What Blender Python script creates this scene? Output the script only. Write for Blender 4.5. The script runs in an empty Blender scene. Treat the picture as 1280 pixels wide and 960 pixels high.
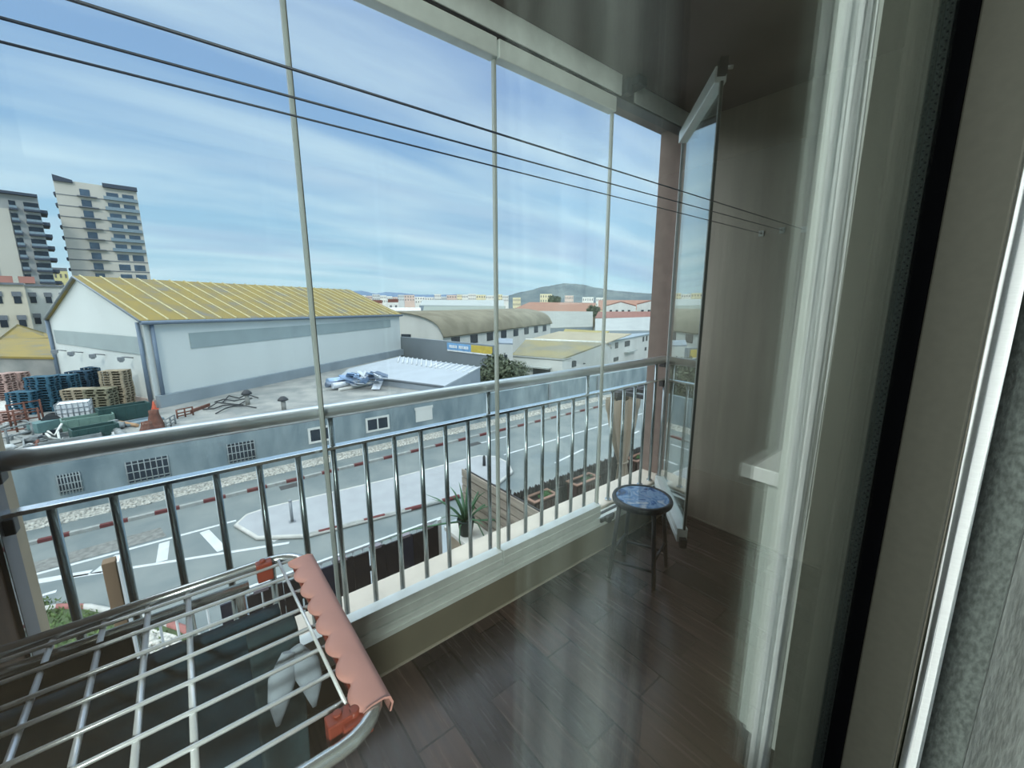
import bpy, math, random
from math import sin, cos, tan, radians as R, pi
from mathutils import Vector as V, Matrix
random.seed(7)
sc = bpy.context.scene
COL = sc.collection

# ------------------------------------------------------------------ camera
F, PITCH, YAW, ROLL, H = 512.18, R(10.957), R(51.144), R(-0.18), 1.388
CAM = V((0, 0, H))
_r = V((cos(YAW), sin(YAW), 0)); _f = V((-sin(YAW), cos(YAW), 0)); _u = V((0, 0, 1))
fw = _f * cos(PITCH) - _u * sin(PITCH); up0 = _u * cos(PITCH) + _f * sin(PITCH)
rt = _r * cos(ROLL) + up0 * sin(ROLL); up = up0 * cos(ROLL) - _r * sin(ROLL)
cd = bpy.data.cameras.new('camera'); cam = bpy.data.objects.new('camera', cd); COL.objects.link(cam)
cam.matrix_world = Matrix(((rt.x, up.x, -fw.x, 0), (rt.y, up.y, -fw.y, 0), (rt.z, up.z, -fw.z, H), (0, 0, 0, 1)))
cd.sensor_fit = 'HORIZONTAL'; cd.sensor_width = 36; cd.lens = F / 1280 * 36; cd.clip_start = .01; cd.clip_end = 20000
sc.camera = cam

def ray(x, y): return rt * ((x - 640) / F) - up * ((y - 480) / F) + fw
def onX(x, y, X): r = ray(x, y); return CAM + r * (X / r.x)
def onY(x, y, Y): r = ray(x, y); return CAM + r * (Y / r.y)
def onZ(x, y, Z): r = ray(x, y); return CAM + r * ((Z - H) / r.z)
def D(x, y, d): r = ray(x, y); return CAM + r * (d / math.hypot(r.x, r.y))
def setz(p, z): return V((p.x, p.y, z))

# ------------------------------------------------------------------ materials
def lin(v):
    v /= 255.0
    return v / 12.92 if v <= .04045 else ((v + .055) / 1.055) ** 2.4
def C(r, g, b): return (lin(r), lin(g), lin(b), 1)
class NT:
    def __init__(s, m):
        m.use_nodes = True; s.t = m.node_tree; s.n = s.t.nodes; s.n.clear()
    def __call__(s, typ, **kw):
        n = s.n.new('ShaderNode' + typ)
        for k, v in kw.items():
            if k.startswith('i_'): n.inputs[k[2:].replace('_', ' ')].default_value = v
            else: setattr(n, k, v)
        return n
    def l(s, a, ao, b, bi): s.t.links.new(a.outputs[ao], b.inputs[bi])
def ramp(n, stops):
    e = n.color_ramp.elements
    while len(e) > 1: e.remove(e[-1])
    e[0].position, e[0].color = stops[0]
    for p, c in stops[1:]:
        q = e.new(p); q.color = c
_mats = {}
def M(name, col, rough=.7, metal=0., var=.12, scale=3., stretch=(1, 1, 1), bump=0., spec=.5, col2=None, detail=6, wmin=.35, wmax=.65, coat=0.):
    """plain procedural surface: base colour broken up by stretched noise"""
    if name in _mats: return _mats[name]
    m = bpy.data.materials.new(name); t = NT(m)
    out = t('OutputMaterial'); p = t('BsdfPrincipled'); t.l(p, 'BSDF', out, 'Surface')
    p.inputs['Roughness'].default_value = rough; p.inputs['Metallic'].default_value = metal
    p.inputs['Specular IOR Level'].default_value = spec
    p.inputs['Coat Weight'].default_value = coat
    tc = t('TexCoord'); mp = t('Mapping'); mp.inputs['Scale'].default_value = stretch
    t.l(tc, 'Object', mp, 'Vector')
    nz = t('TexNoise'); nz.inputs['Scale'].default_value = scale; nz.inputs['Detail'].default_value = detail
    t.l(mp, 'Vector', nz, 'Vector')
    cr = t('ValToRGB')
    c2 = col2 if col2 else tuple(min(1, v * (1 + var)) for v in col[:3]) + (1,)
    c1 = col if col2 else tuple(v * (1 - var) for v in col[:3]) + (1,)
    ramp(cr, [(wmin, c1), (wmax, c2)])
    t.l(nz, 'Fac', cr, 'Fac'); t.l(cr, 'Color', p, 'Base Color')
    if bump:
        b = t('Bump'); b.inputs['Strength'].default_value = bump; b.inputs['Distance'].default_value = .01
        t.l(nz, 'Fac', b, 'Height'); t.l(b, 'Normal', p, 'Normal')
    _mats[name] = m
    return m
def stripes(name, ca, cb, axis, period, duty=.5, rough=.7, noise=.15, nscale=2., offset=0.):
    """bands along one object axis: painted kerbstones, roof ribs"""
    m = bpy.data.materials.new(name); t = NT(m)
    out = t('OutputMaterial'); p = t('BsdfPrincipled'); t.l(p, 'BSDF', out, 'Surface'); p.inputs['Roughness'].default_value = rough
    tc = t('TexCoord'); sx = t('SeparateXYZ'); t.l(tc, 'Object', sx, 'Vector')
    a = t('Math', operation='ADD'); a.inputs[1].default_value = offset + 1000 * period; t.l(sx, axis, a, 0)
    d = t('Math', operation='DIVIDE'); d.inputs[1].default_value = period; t.l(a, 0, d, 0)
    f = t('Math', operation='FRACT'); t.l(d, 0, f, 0)
    g = t('Math', operation='LESS_THAN'); g.inputs[1].default_value = duty; t.l(f, 0, g, 0)
    mx = t('MixRGB'); mx.inputs[1].default_value = cb; mx.inputs[2].default_value = ca; t.l(g, 0, mx, 'Fac')
    nz = t('TexNoise'); nz.inputs['Scale'].default_value = nscale; nz.inputs['Detail'].default_value = 6; t.l(tc, 'Object', nz, 'Vector')
    cr = t('ValToRGB'); ramp(cr, [(.3, (1 - noise,) * 3 + (1,)), (.7, (1 + noise * .3,) * 3 + (1,))]); t.l(nz, 'Fac', cr, 'Fac')
    mu = t('MixRGB', blend_type='MULTIPLY'); mu.inputs['Fac'].default_value = 1
    t.l(mx, 'Color', mu, 1); t.l(cr, 'Color', mu, 2); t.l(mu, 'Color', p, 'Base Color')
    return m
def glassmat(name, tint, ior=1.5, rough=0., f0=.04):
    m = bpy.data.materials.new(name); t = NT(m)
    out = t('OutputMaterial'); mx = t('MixShader'); tr = t('BsdfTransparent'); gl = t('BsdfGlossy'); fr = t('Fresnel')
    tr.inputs['Color'].default_value = tint; gl.inputs['Roughness'].default_value = rough; gl.inputs['Color'].default_value = (.95, 1, .98, 1)
    geo = t('NewGeometry'); 
    # a thin pane: the same reflectance seen from either face
    iv = t('Math', operation='MULTIPLY_ADD'); iv.inputs[1].default_value = (1 / ior - ior); iv.inputs[2].default_value = ior
    fr.inputs['IOR'].default_value = ior
    io = t('Math', operation='ADD'); io.inputs[0].default_value = ior; io.inputs[1].default_value = 0
    lw = t('LayerWeight'); lw.inputs['Blend'].default_value = .5
    # Schlick from facing
    pw = t('Math', operation='POWER'); pw.inputs[1].default_value = 5
    t.l(lw, 'Facing', pw, 0)
    ma = t('Math', operation='MULTIPLY_ADD'); ma.inputs[1].default_value = 1 - f0; ma.inputs[2].default_value = f0
    t.l(pw, 0, ma, 0)
    t.l(ma, 0, mx, 'Fac'); t.l(tr, 'BSDF', mx, 1); t.l(gl, 'BSDF', mx, 2); t.l(mx, 'Shader', out, 'Surface')
    for n in (fr, iv, io, geo): t.n.remove(n)
    return m

# ------------------------------------------------------------------ mesh builder
class MB:
    def __init__(s): s.v = []; s.f = []; s.mi = []; s.sm = []; s.m = 0
    def add(s, vs, fs, smooth=False):
        o = len(s.v); s.v += [tuple(q) for q in vs]
        for f in fs:
            s.f.append([i + o for i in f]); s.mi.append(s.m); s.sm.append(smooth)
        return s
    def box(s, c, d, rot=None):
        c = V(c); h = V(d) / 2; vs = []
        for z in (-1, 1):
            for y in (-1, 1):
                for x in (-1, 1):
                    p = V((x * h.x, y * h.y, z * h.z))
                    vs.append(c + (rot @ p if rot else p))
        return s.add(vs, [(0, 2, 3, 1), (4, 5, 7, 6), (0, 1, 5, 4), (2, 6, 7, 3), (0, 4, 6, 2), (1, 3, 7, 5)])
    def bb(s, x0, x1, y0, y1, z0, z1): return s.box(((x0 + x1) / 2, (y0 + y1) / 2, (z0 + z1) / 2), (abs(x1 - x0), abs(y1 - y0), abs(z1 - z0)))
    def prism(s, pts, vec, smooth=False):
        n = len(pts); vec = V(vec); pts = [V(p) for p in pts]
        nrm = V((0, 0, 0))
        for i in range(n): nrm += pts[i].cross(pts[(i + 1) % n])
        if nrm.dot(vec) > 0: pts = pts[::-1]
        vs = pts + [p + vec for p in pts]
        fs = [tuple(range(n)), tuple(range(2 * n - 1, n - 1, -1))] + [(i, i + n, (i + 1) % n + n, (i + 1) % n) for i in range(n)]
        s.add(vs, fs[:2]); o = len(s.v) - 2 * n
        for f in fs[2:]:
            s.f.append([i + o for i in f]); s.mi.append(s.m); s.sm.append(smooth)
        return s
    def tube(s, pts, r, n=10, closed=False, cap=True, flat=None):
        pts = [V(p) for p in pts]; N = len(pts); rs = r if isinstance(r, (list, tuple)) else [r] * N
        T = []
        for i in range(N):
            a = pts[(i - 1) % N] if (closed or i > 0) else pts[0]; b = pts[(i + 1) % N] if (closed or i < N - 1) else pts[-1]
            T.append((b - a).normalized())
        ref = V((0, 0, 1)) if abs(T[0].z) < .9 else V((1, 0, 0))
        u = (ref - T[0] * ref.dot(T[0])).normalized(); rings = []
        for i in range(N):
            u = (u - T[i] * u.dot(T[i])).normalized(); w = T[i].cross(u)
            k = flat if flat else 1
            rings.append([pts[i] + u * rs[i] * k * cos(2 * pi * j / n) + w * rs[i] * sin(2 * pi * j / n) for j in range(n)])
        vs = [p for rg in rings for p in rg]; fs = []
        for i in range(N if closed else N - 1):
            a = i * n; b = ((i + 1) % N) * n
            for j in range(n): fs.append((a + j, a + (j + 1) % n, b + (j + 1) % n, b + j))
        s.add(vs, fs, True)
        if cap and not closed:
            o = len(s.v) - len(vs)
            s.f.append([o + j for j in range(n)][::-1]); s.f.append([o + (N - 1) * n + j for j in range(n)])
            s.mi += [s.m] * 2; s.sm += [False] * 2
        return s
    def cyl(s, a, b, r, n=12, r2=None): return s.tube([a, b], [r, r if r2 is None else r2], n)
    def lathe(s, prof, c=(0, 0, 0), n=24):
        c = V(c); vs = []; fs = []; k = len(prof)
        for j in range(n):
            a = 2 * pi * j / n
            for (r, z) in prof: vs.append(c + V((r * cos(a), r * sin(a), z)))
        for j in range(n):
            for i in range(k - 1):
                fs.append((j * k + i, ((j + 1) % n) * k + i, ((j + 1) % n) * k + i + 1, j * k + i + 1))
        return s.add(vs, fs, True)
    def blob(s, c, r, n=8, m=6, jit=0.):
        c = V(c); rr = V(r) if not isinstance(r, (int, float)) else V((r, r, r)); vs = [c + V((0, 0, -rr.z))]; fs = []
        for i in range(1, m):
            t = -pi / 2 + pi * i / m
            for j in range(n):
                a = 2 * pi * j / n; k = 1 + random.uniform(-jit, jit)
                vs.append(c + V((rr.x * cos(t) * cos(a) * k, rr.y * cos(t) * sin(a) * k, rr.z * sin(t) * k)))
        vs.append(c + V((0, 0, rr.z)))
        for j in range(n): fs.append((0, 1 + (j + 1) % n, 1 + j))
        for i in range(m - 2):
            for j in range(n):
                a = 1 + i * n; b = a + n
                fs.append((a + j, a + (j + 1) % n, b + (j + 1) % n, b + j))
        t = len(vs) - 1; a = 1 + (m - 2) * n
        for j in range(n): fs.append((a + j, a + (j + 1) % n, t))
        return s.add(vs, fs, True)
    def leaves(s, c, r, n, size, flat=1.):
        """n small leaf quads scattered through an ellipsoid shell"""
        c = V(c)
        for _ in range(n):
            d = V((random.gauss(0, 1), random.gauss(0, 1), random.gauss(0, 1))).normalized()
            p = c + V((d.x * r[0], d.y * r[1], d.z * r[2])) * random.uniform(.55, 1.03)
            a = V((random.gauss(0, 1), random.gauss(0, 1), random.gauss(0, 1))).normalized(); b = a.cross(d + V((.01, .02, .03))).normalized()
            L = size * random.uniform(.6, 1.3); W = L * .5
            s.add([p - a * L, p + b * W, p + a * L, p - b * W], [(0, 1, 2, 3)])
        return s
    def build(s, name, mat, parent=None, bevel=0., origin=None):
        me = bpy.data.meshes.new(name)
        o = bpy.data.objects.new(name, me)
        org = V(origin) if origin is not None else V((0, 0, 0))
        me.from_pydata([tuple(V(p) - org) for p in s.v], [], s.f)
        for m in (mat if isinstance(mat, (list, tuple)) else [mat]): me.materials.append(m)
        me.polygons.foreach_set('material_index', s.mi); me.polygons.foreach_set('use_smooth', s.sm)
        me.validate(); me.update()
        COL.objects.link(o); o.location = org
        if parent is not None:
            o.parent = parent
            if origin is None: o.matrix_parent_inverse = Matrix.Translation(-parent.location) if parent.rotation_euler.z == 0 else Matrix()
        if bevel:
            b = o.modifiers.new('bevel', 'BEVEL'); b.width = bevel; b.segments = 2; b.limit_method = 'ANGLE'
        return o
def tag(o, label=None, cat=None, group=None, kind=None):
    if label: o['label'] = label
    if cat: o['category'] = cat
    if group: o['group'] = group
    if kind: o['kind'] = kind
    return o
def thing(name, label, cat, loc=(0, 0, 0), group=None):
    o = bpy.data.objects.new(name, None); COL.objects.link(o); o.location = loc; o.empty_display_size = .1
    return tag(o, label, cat, group)
def struct(name, mb, mat, parent=None, **k):
    o = mb.build(name, mat, parent, **k)
    if parent is None: o['kind'] = 'structure'
    return o
def dup(root, loc, label=None, group=None):
    r = root.copy(); COL.objects.link(r); r.location = loc
    if label: r['label'] = label
    if group: r['group'] = group
    for ch in root.children:
        c = ch.copy(); COL.objects.link(c); c.parent = r
        for g in ch.children:
            d = g.copy(); COL.objects.link(d); d.parent = c
    return r
def part(name, mb, mat, parent, bevel=0.):
    """part given in world coordinates under a thing placed anywhere without rotation"""
    return mb.build(name, mat, parent, bevel)

# ------------------------------------------------------------------ palette
alu = M('pale_aluminium', C(240, 246, 242), .4, .25, .05, 20)
alu_white = M('white_aluminium', C(226, 230, 226), .4, .1, .03, 20)
chrome = M('polished_steel', C(214, 218, 218), .24, .75, .03, 30)
blackp = M('black_plastic', C(16, 20, 30), .45, 0, .1, 30)
endwall = M('taupe_wall', C(198, 187, 170), .45, 0, .10, 2.2, (9, 9, .5), .02)
pinkwall = M('rosy_taupe_render', C(130, 112, 103), .85, 0, .08, 14, (1, 1, 1), .05)
beige = M('warm_beige_render', C(190, 174, 150), .9, 0, .06, 12)
ceilm = M('grey_brown_ceiling', C(106, 94, 92), .8, 0, .07, 3)
parap = M('olive_beige_wall', C(118, 112, 96), .8, 0, .06, 5)
sillm = M('cream_stone_sill', C(228, 218, 202), .5, 0, .06, 8)
glass = glassmat('clear_glazing', (.995, 1, 1, 1), f0=.03)
glass_c = glassmat('coated_glazing', (.96, .99, .98, 1), f0=.24)
glass2 = glassmat('door_glazing', (.99, 1, .995, 1))
seal = bpy.data.materials.new('clear_seal_strip'); t = NT(seal)
out = t('OutputMaterial'); m1 = t('MixShader'); m2_ = t('MixShader'); d_ = t('BsdfTransparent'); d_.inputs['Color'].default_value = (.72, .78, .74, 1)
tl = t('BsdfTranslucent'); tl.inputs['Color'].default_value = C(244, 246, 240); pb = t('BsdfPrincipled'); pb.inputs['Base Color'].default_value = C(226, 230, 222); pb.inputs['Roughness'].default_value = .3
m1.inputs['Fac'].default_value = .5; m2_.inputs['Fac'].default_value = .25
t.l(tl, 'BSDF', m1, 1); t.l(pb, 'BSDF', m1, 2); t.l(m1, 'Shader', m2_, 1); t.l(d_, 'BSDF', m2_, 2); t.l(m2_, 'Shader', out, 'Surface')

# plank floor: wood-look tiles running across the balcony
fm = bpy.data.materials.new('dark_wood_plank_tile'); t = NT(fm)
out = t('OutputMaterial'); p = t('BsdfPrincipled'); t.l(p, 'BSDF', out, 'Surface')
tc = t('TexCoord'); mp = t('Mapping'); mp.inputs['Location'].default_value = (1.005, 0, 0); t.l(tc, 'Object', mp, 'Vector')
br = t('TexBrick'); br.offset = .45; br.offset_frequency = 2
for k, v in (('Color1', C(78, 63, 60)), ('Color2', C(34, 32, 38)), ('Mortar', C(8, 8, 9))): br.inputs[k].default_value = v
for k, v in (('Scale', 1.), ('Mortar Size', .0036), ('Brick Width', .6), ('Row Height', .1405), ('Bias', 0.)): br.inputs[k].default_value = v
t.l(mp, 'Vector', br, 'Vector')
m2 = t('Mapping'); m2.inputs['Scale'].default_value = (1.6, 26, 1); t.l(tc, 'Object', m2, 'Vector')
nz = t('TexNoise'); nz.inputs['Scale'].default_value = 2.2; nz.inputs['Detail'].default_value = 8; t.l(m2, 'Vector', nz, 'Vector')
cr = t('ValToRGB'); ramp(cr, [(.3, (.55, .55, .6, 1)), (.7, (1.35, 1.25, 1.2, 1))]); t.l(nz, 'Fac', cr, 'Fac')
mu = t('MixRGB', blend_type='MULTIPLY'); mu.inputs['Fac'].default_value = 1; t.l(br, 'Color', mu, 1); t.l(cr, 'Color', mu, 2)
t.l(mu, 'Color', p, 'Base Color')
rr = t('ValToRGB'); ramp(rr, [(.3, (.16,) * 3 + (1,)), (.7, (.3,) * 3 + (1,))]); t.l(nz, 'Fac', rr, 'Fac'); t.l(rr, 'Color', p, 'Roughness')
bp = t('Bump'); bp.inputs['Strength'].default_value = .25; bp.inputs['Distance'].default_value = .004; t.l(br, 'Fac', bp, 'Height'); bp.invert = True
t.l(bp, 'Normal', p, 'Normal')

# ================================================================== BALCONY SHELL
YL, YR, XO = -.39, 2.5, -1.59
XG = -1.38                      # glass line of the folding panels
ZC = 2.44
struct('floor', MB().bb(-1.345, -.02, YL - .12, YR + .12, -.2, 0), fm)
struct('ceiling', MB().bb(-1.62, -.02, YL - .12, YR + .12, ZC, ZC + .25), ceilm)
struct('wall_right', MB().bb(-1.598, -.02, YR, YR + .15, -.2, ZC), [endwall])
struct('wall_right_return', MB().bb(-1.602, -1.44, YR - .004, YR, .0, ZC), pinkwall)
struct('wall_left', MB().bb(-1.598, -.2, YL - .15, YL, -.2, ZC), M('brown_side_wall', C(120, 98, 84), .8, 0, .15, 3, (6, 6, .6)))
struct('wall_left_return', MB().bb(-1.602, -1.5, YL, YL + .004, .0, ZC), beige)
struct('trim_1', MB().bb(-1.5, -1.415, YL, YL + .012, .2, ZC), M('grey_side_strip', C(120, 118, 122), .5, .2, .05, 10))  # narrow grey strip on the left wall, outside the glass line
struct('wall_front', MB().bb(-1.56, -1.345, YL, YR, -.2, .15), parap)
struct('trim_2', MB().bb(-1.60, -1.412, YL, YR, .15, .215), sillm, bevel=.006)
struct('baseboard_right', MB().bb(-1.345, -.2, YR - .008, YR, 0, .008), M('pale_grout', C(168, 160, 146), .8))
struct('baseboard_front', MB().bb(-1.346, -1.338, YL, YR, 0, .008), M('pale_grout', C(168, 160, 146), .8))

# ------------------------------------------------------------------ tracks
bt = thing('bottom_track', 'pale aluminium bottom track of the folding glazing, on the low parapet wall', 'window track', (-1.38, 1.05, .15))
b = MB().bb(-1.412, -1.347, YL, YR - .01, .15, .2); part('rail', b, alu, bt, .003)
b = MB().bb(-1.346, -1.342, YL, YR - .01, .152, .172); part('lip', b, alu, bt)
b = MB().bb(-1.39, -1.372, 1.74, 2.36, .2, .2035); part('groove', b, blackp, bt)
b = MB().cyl((-1.345, 1.775, .186), (-1.318, 1.775, .186), .021, 14).bb(-1.35, -1.336, 1.72, 1.84, .176, .2); b.cyl((-1.345, 1.81, .183), (-1.325, 1.81, .183), .012, 10)
tag(part('latch', b, blackp, bt, .002), 'black latch knob on the bottom track')
tt = thing('top_track', 'pale aluminium top track of the folding glazing, under the balcony ceiling', 'window track', (-1.38, 1.05, ZC))
b = MB().bb(-1.42, -1.347, YL, 1.755, 2.352, ZC).bb(-1.42, -1.352, 1.87, YR - .01, 2.352, ZC); part('rail', b, alu, tt, .003)
b = MB().bb(-1.415, -1.353, YL, YR - .01, 2.343, 2.352); part('groove', b, blackp, tt)
b = MB().bb(-1.41, -1.36, 1.755, 1.87, 2.355, ZC - .002).bb(-1.36, -1.29, 1.80, 1.87, 2.40, ZC - .002).bb(-1.36, -1.325, 1.765, 1.81, 2.362, 2.43)
tag(part('bracket', b, M('dark_blue_black_plastic', C(22, 34, 50), .5), tt, .004), 'dark release bracket on the top track')

# ------------------------------------------------------------------ folding glass panels (built flat along +Y from the origin)
def glass_panel(label, org, ang, w, strip=True, gm_=None):
    o = thing('folding_glass_panel', label, 'glass panel', org, 'folding glass balcony panels')
    o.rotation_euler.z = ang
    def pt(n, mb, m, bev=0):
        q = mb.build(n, m); q.parent = o
        if bev:
            k = q.modifiers.new('bevel', 'BEVEL'); k.width = bev; k.segments = 2
        return q
    pt('glass_pane', MB().bb(-.004, .004, .004, w - .004, .272, 2.285), gm_ or glass)
    pt('bottom_profile', MB().bb(-.018, .032, .004, w - .004, .208, .28).bb(.032, .035, .004, w - .004, .235, .245), alu, .004)
    pt('top_profile', MB().bb(-.018, .028, .004, w - .004, 2.278, 2.341), alu, .004)
    if strip: pt('seal_strip', MB().bb(-.006, .008, w - .008, w + .003, .28, 2.28), seal)
    if strip: pt('seal_edge', MB().bb(-.004, .006, w + .003, w + .006, .28, 2.28), M('dark_seal_edge', C(70, 78, 74), .5))
    return o
glass_panel('closed glass panel next to the left pillar, above the drying rack', (XG, -.375, 0), 0, .70)
glass_panel('closed glass panel in the middle of the balcony front', (XG, .325, 0), 0, .705)
glass_panel('closed glass panel beside the black latch of the bottom track', (XG, 1.03, 0), 0, .70)
op = glass_panel('open glass panel swung inward beside the small stool, pale end profiles showing', (XG + .02, 2.345, 0), math.atan2(-.45, -.51), .665, True, glass_c)
for z0_, z1_ in ((2.30, 2.36), (.19, .235)):
    q = MB().bb(-.012, .02, .655, .688, z0_, z1_).build('end_cap', blackp); q.parent = op; q['label'] = 'black end cap'
b = MB().cyl((-.02, .62, 2.35), (-.05, .62, 2.35), .008, 8); q = b.build('guide_pin', alu); q.parent = op
b = MB().bb(-.006, .006, .656, .664, .28, 2.28); q = b.build('edge_strip', blackp); q.parent = op
q = MB().bb(-.008, .010, -.004, .006, .28, 2.28).build('hinge_strip', alu_white); q.parent = op

# ------------------------------------------------------------------ railing
XR = -1.445
rl = thing('balcony_railing', 'polished steel railing with round handrail and thin balusters outside the glazing', 'railing', (XR, 1.05, .215))
zt, zm = 1.034, .905
b = MB(); n = 8
b.tube([(XR, YL + .012, zt), (XR, YL + .09, zt), (XR, 1.0, zt), (XR, YR - .05, zt)], .0245, 16)
part('handrail', b, M('brushed_handrail_steel', C(228, 234, 236), .32, .7, .03, 30), rl)
b = MB().bb(XR - .018, XR + .018, YL + .01, YR - .01, zm - .005, zm + .006); part('lower_rail', b, M('mirror_flat_bar', C(236, 240, 242), .2, 1., .02, 30), rl, .002)
balm = M('mirror_baluster_steel', C(150, 160, 162), .24, 1., .03, 30)
ys = [-.30 + .1107 * i for i in range(26)]
for i, y in enumerate(ys):
    if y > 2.47: break
    post = (i % 6 == 0 and i > 0)
    b = MB().tube([(XR, y, .215), (XR, y, zt - .02 if post else zm - .005)], .0098, 10)
    q = part('baluster', b, balm, rl)
    b = MB().cyl((XR, y, .215), (XR, y, .223), .019, 12)
    f = b.build('base_flange', chrome); f.parent = q
for z, s in ((zt, .03), (zm, .022)):
    for y0, y1 in ((YR - .07, YR - .004), (YL + .004, YL + .03)):
        b = MB().bb(XR - s, XR + s * .6, y0, y1, z - .05, z - .012); b.cyl((XR + .01, (y0 + y1) / 2 - .012, z - .033), (XR + s + .004, (y0 + y1) / 2 - .012, z - .033), .007, 8)
        part('wall_bracket', b, M('dark_steel_bracket', C(70, 66, 66), .4, .6), rl, .003)

# ------------------------------------------------------------------ clotheslines
wire = M('dark_green_line', C(24, 34, 52), .5)
for (hx, hy), (lx, ly), lab in (((952, 292), (0, 52), 'clothesline nearest the glazing, lowest of the three thin wires'),
                               ((978, 288), (0, 22), 'middle clothesline of the three thin wires'),
                               ((1005, 287), (90, 0), 'clothesline farthest from the glazing, highest of the three thin wires')):
    e = onY(hx, hy, YR); s0 = onX(lx, ly, e.x + .33)
    d = (e - s0); k = (YL + .01 - e.y) / d.y; s1 = e + d * k
    o = thing('clothesline', lab, 'clothesline', e, 'clotheslines')
    part('wire', MB().cyl(s1, e + V((0, -.02, 0)), .0014, 6), wire, o)
    b = MB().bb(e.x - .012, e.x + .012, YR - .006, YR, e.z - .014, e.z + .014).tube([(e.x, YR, e.z), (e.x, YR - .024, e.z), (e.x + .006, YR - .024, e.z + .008)], .004, 8)
    part('hook', b, alu_white, o)
    b = MB().bb(s1.x - .012, s1.x + .012, YL, YL + .006, s1.z - .014, s1.z + .014).cyl((s1.x, YL, s1.z), (s1.x, YL + .02, s1.z), .004, 8)
    part('hook', b, alu_white, o)

# ------------------------------------------------------------------ stool
navy = M('navy_black_steel', C(16, 19, 32), .4, .0, .1, 30)
cx, cy, sr = -1.058, 1.672, .138
st = thing('folding_stool', 'small round folding stool with shiny blue patterned top and dark legs', 'stool', (cx, cy, 0))
sm = bpy.data.materials.new('blue_patterned_film'); t = NT(sm)
out = t('OutputMaterial'); p = t('BsdfPrincipled'); t.l(p, 'BSDF', out, 'Surface'); p.inputs['Roughness'].default_value = .08
p.inputs['Coat Weight'].default_value = .6; p.inputs['Coat Roughness'].default_value = .03
tc = t('TexCoord'); nz = t('TexNoise'); nz.inputs['Scale'].default_value = 9; nz.inputs['Detail'].default_value = 3; nz.inputs['Distortion'].default_value = 1.2
t.l(tc, 'Object', nz, 'Vector'); cr = t('ValToRGB'); ramp(cr, [(.36, C(30, 48, 92)), (.44, C(70, 118, 176)), (.5, C(150, 184, 222)), (.58, C(96, 140, 190)), (.68, C(214, 224, 236))])  # blotchy blue and white pattern across the seat top
t.l(nz, 'Fac', cr, 'Fac'); t.l(cr, 'Color', p, 'Base Color')
b = MB().lathe([(0, .43), (sr - .004, .43), (sr + .004, .438), (sr + .006, .45), (sr + .002, .461), (sr - .012, .462), (sr - .014, .457)], (cx, cy, 0), 40); part('seat_rim', b, navy, st)
b = MB().lathe([(sr - .012, .4585), (0, .4585)], (cx, cy, 0), 40); part('seat_top', b, sm, st)
feet = [V((-1.168, 1.585, 0)), V((-.963, 1.672, 0)), V((-1.025, 1.888, 0)), V((-1.232, 1.80, 0))]
cen = sum(feet, V()) / 4
tops = [V((cx, cy, .432)) + (f - cen) * .72 for f in feet]
for f, tp in zip(feet, tops): part('leg', MB().cyl(tp, f, .0105, 10), navy, st)
def at(i, z): f, tp = feet[i], tops[i]; return f + (tp - f) * (z / .432)
for i, j in ((0, 1), (1, 2), (2, 3), (3, 0)):
    part('stretcher', MB().cyl(at(i, .1 if i % 2 == 0 else .16), at(j, .1 if i % 2 == 0 else .16), .007, 8), navy, st)

# ================================================================== DRYING RACK
ZR = .88
rose = M('rose_plastic', C(210, 152, 142), .5, 0, .05, 20)
redp = M('rust_red_plastic', C(142, 62, 46), .45, 0, .12, 20)
whitew = M('white_coated_wire', C(248, 250, 252), .3, .35, .03, 20)
dr = thing('drying_rack', 'silver wire drying rack with pink end cover holding dark laundry', 'drying rack', (-.66, -.1, 0))
def RP(x, y, z=ZR): return onZ(x, y, z)
xf, xn = -.893, -.428          # far and near side bars
y1 = .142
# tubular frame: far bar, rounded corners, end bar under the cover, near bar
pts = [V((-.889, -.365, ZR)), V((-.889, .03, ZR))]
for k in range(0, 7):
    a = k / 6 * pi / 2
    pts.append(V((-.889 + .055 * (1 - cos(a)), .085 + .055 * sin(a), ZR)))
for k in range(0, 7):
    a = k / 6 * pi / 2
    pts.append(V((-.482 + .055 * sin(a), .085 + .06 * cos(a), ZR)))
pts += [V((-.427, .03, ZR)), V((-.427, -.365, ZR))]
part('frame', MB().tube(pts, .0095, 12), chrome, dr)
part('side_bar', MB().tube([(-.876, -.365, ZR - .026), (-.876, .045, ZR - .026)], .0085, 10), chrome, dr)
part('side_bar', MB().tube([(-.452, -.365, ZR - .026), (-.452, .055, ZR - .026)], .0085, 10), chrome, dr)
# scalloped pink cover over the end bar
cv = MB(); x0, x1 = -.845, -.447; ns = 84
for k in range(ns):
    pass
verts = []; faces = []
for k in range(ns + 1):
    x = x0 + (x1 - x0) * k / ns; yc = .143
    ph = (k / ns * 7.6 + .35) % 1.0
    scal = .033 - .013 * (abs(2 * ph - 1) ** 2.2)          # scallops along the rack side
    prof = [(yc + .0125, ZR - .014), (yc + .0165, ZR - .002), (yc + .013, ZR + .0095), (yc + .004, ZR + .0135), (yc - .012, ZR + .0135), (yc - scal * .72, ZR + .0125), (yc - scal, ZR + .010), (yc - scal, ZR + .0075), (yc - .012, ZR + .0105), (yc + .0035, ZR + .0105), (yc + .0105, ZR + .007), (yc + .0135, ZR - .002), (yc + .010, ZR - .013)]
    verts += [V((x, a, z)) for a, z in prof]
m = 13
for k in range(ns):
    for j in range(m): faces.append((k * m + j, k * m + (j + 1) % m, (k + 1) * m + (j + 1) % m, (k + 1) * m + j))
cv.add(verts, faces, True); cv.f.append(list(range(m))); cv.f.append([ns * m + j for j in range(m)][::-1]); cv.mi += [0, 0]; cv.sm += [False, False]
tag(part('end_cover', cv, rose, dr), 'pink scalloped plastic end cover')
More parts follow.
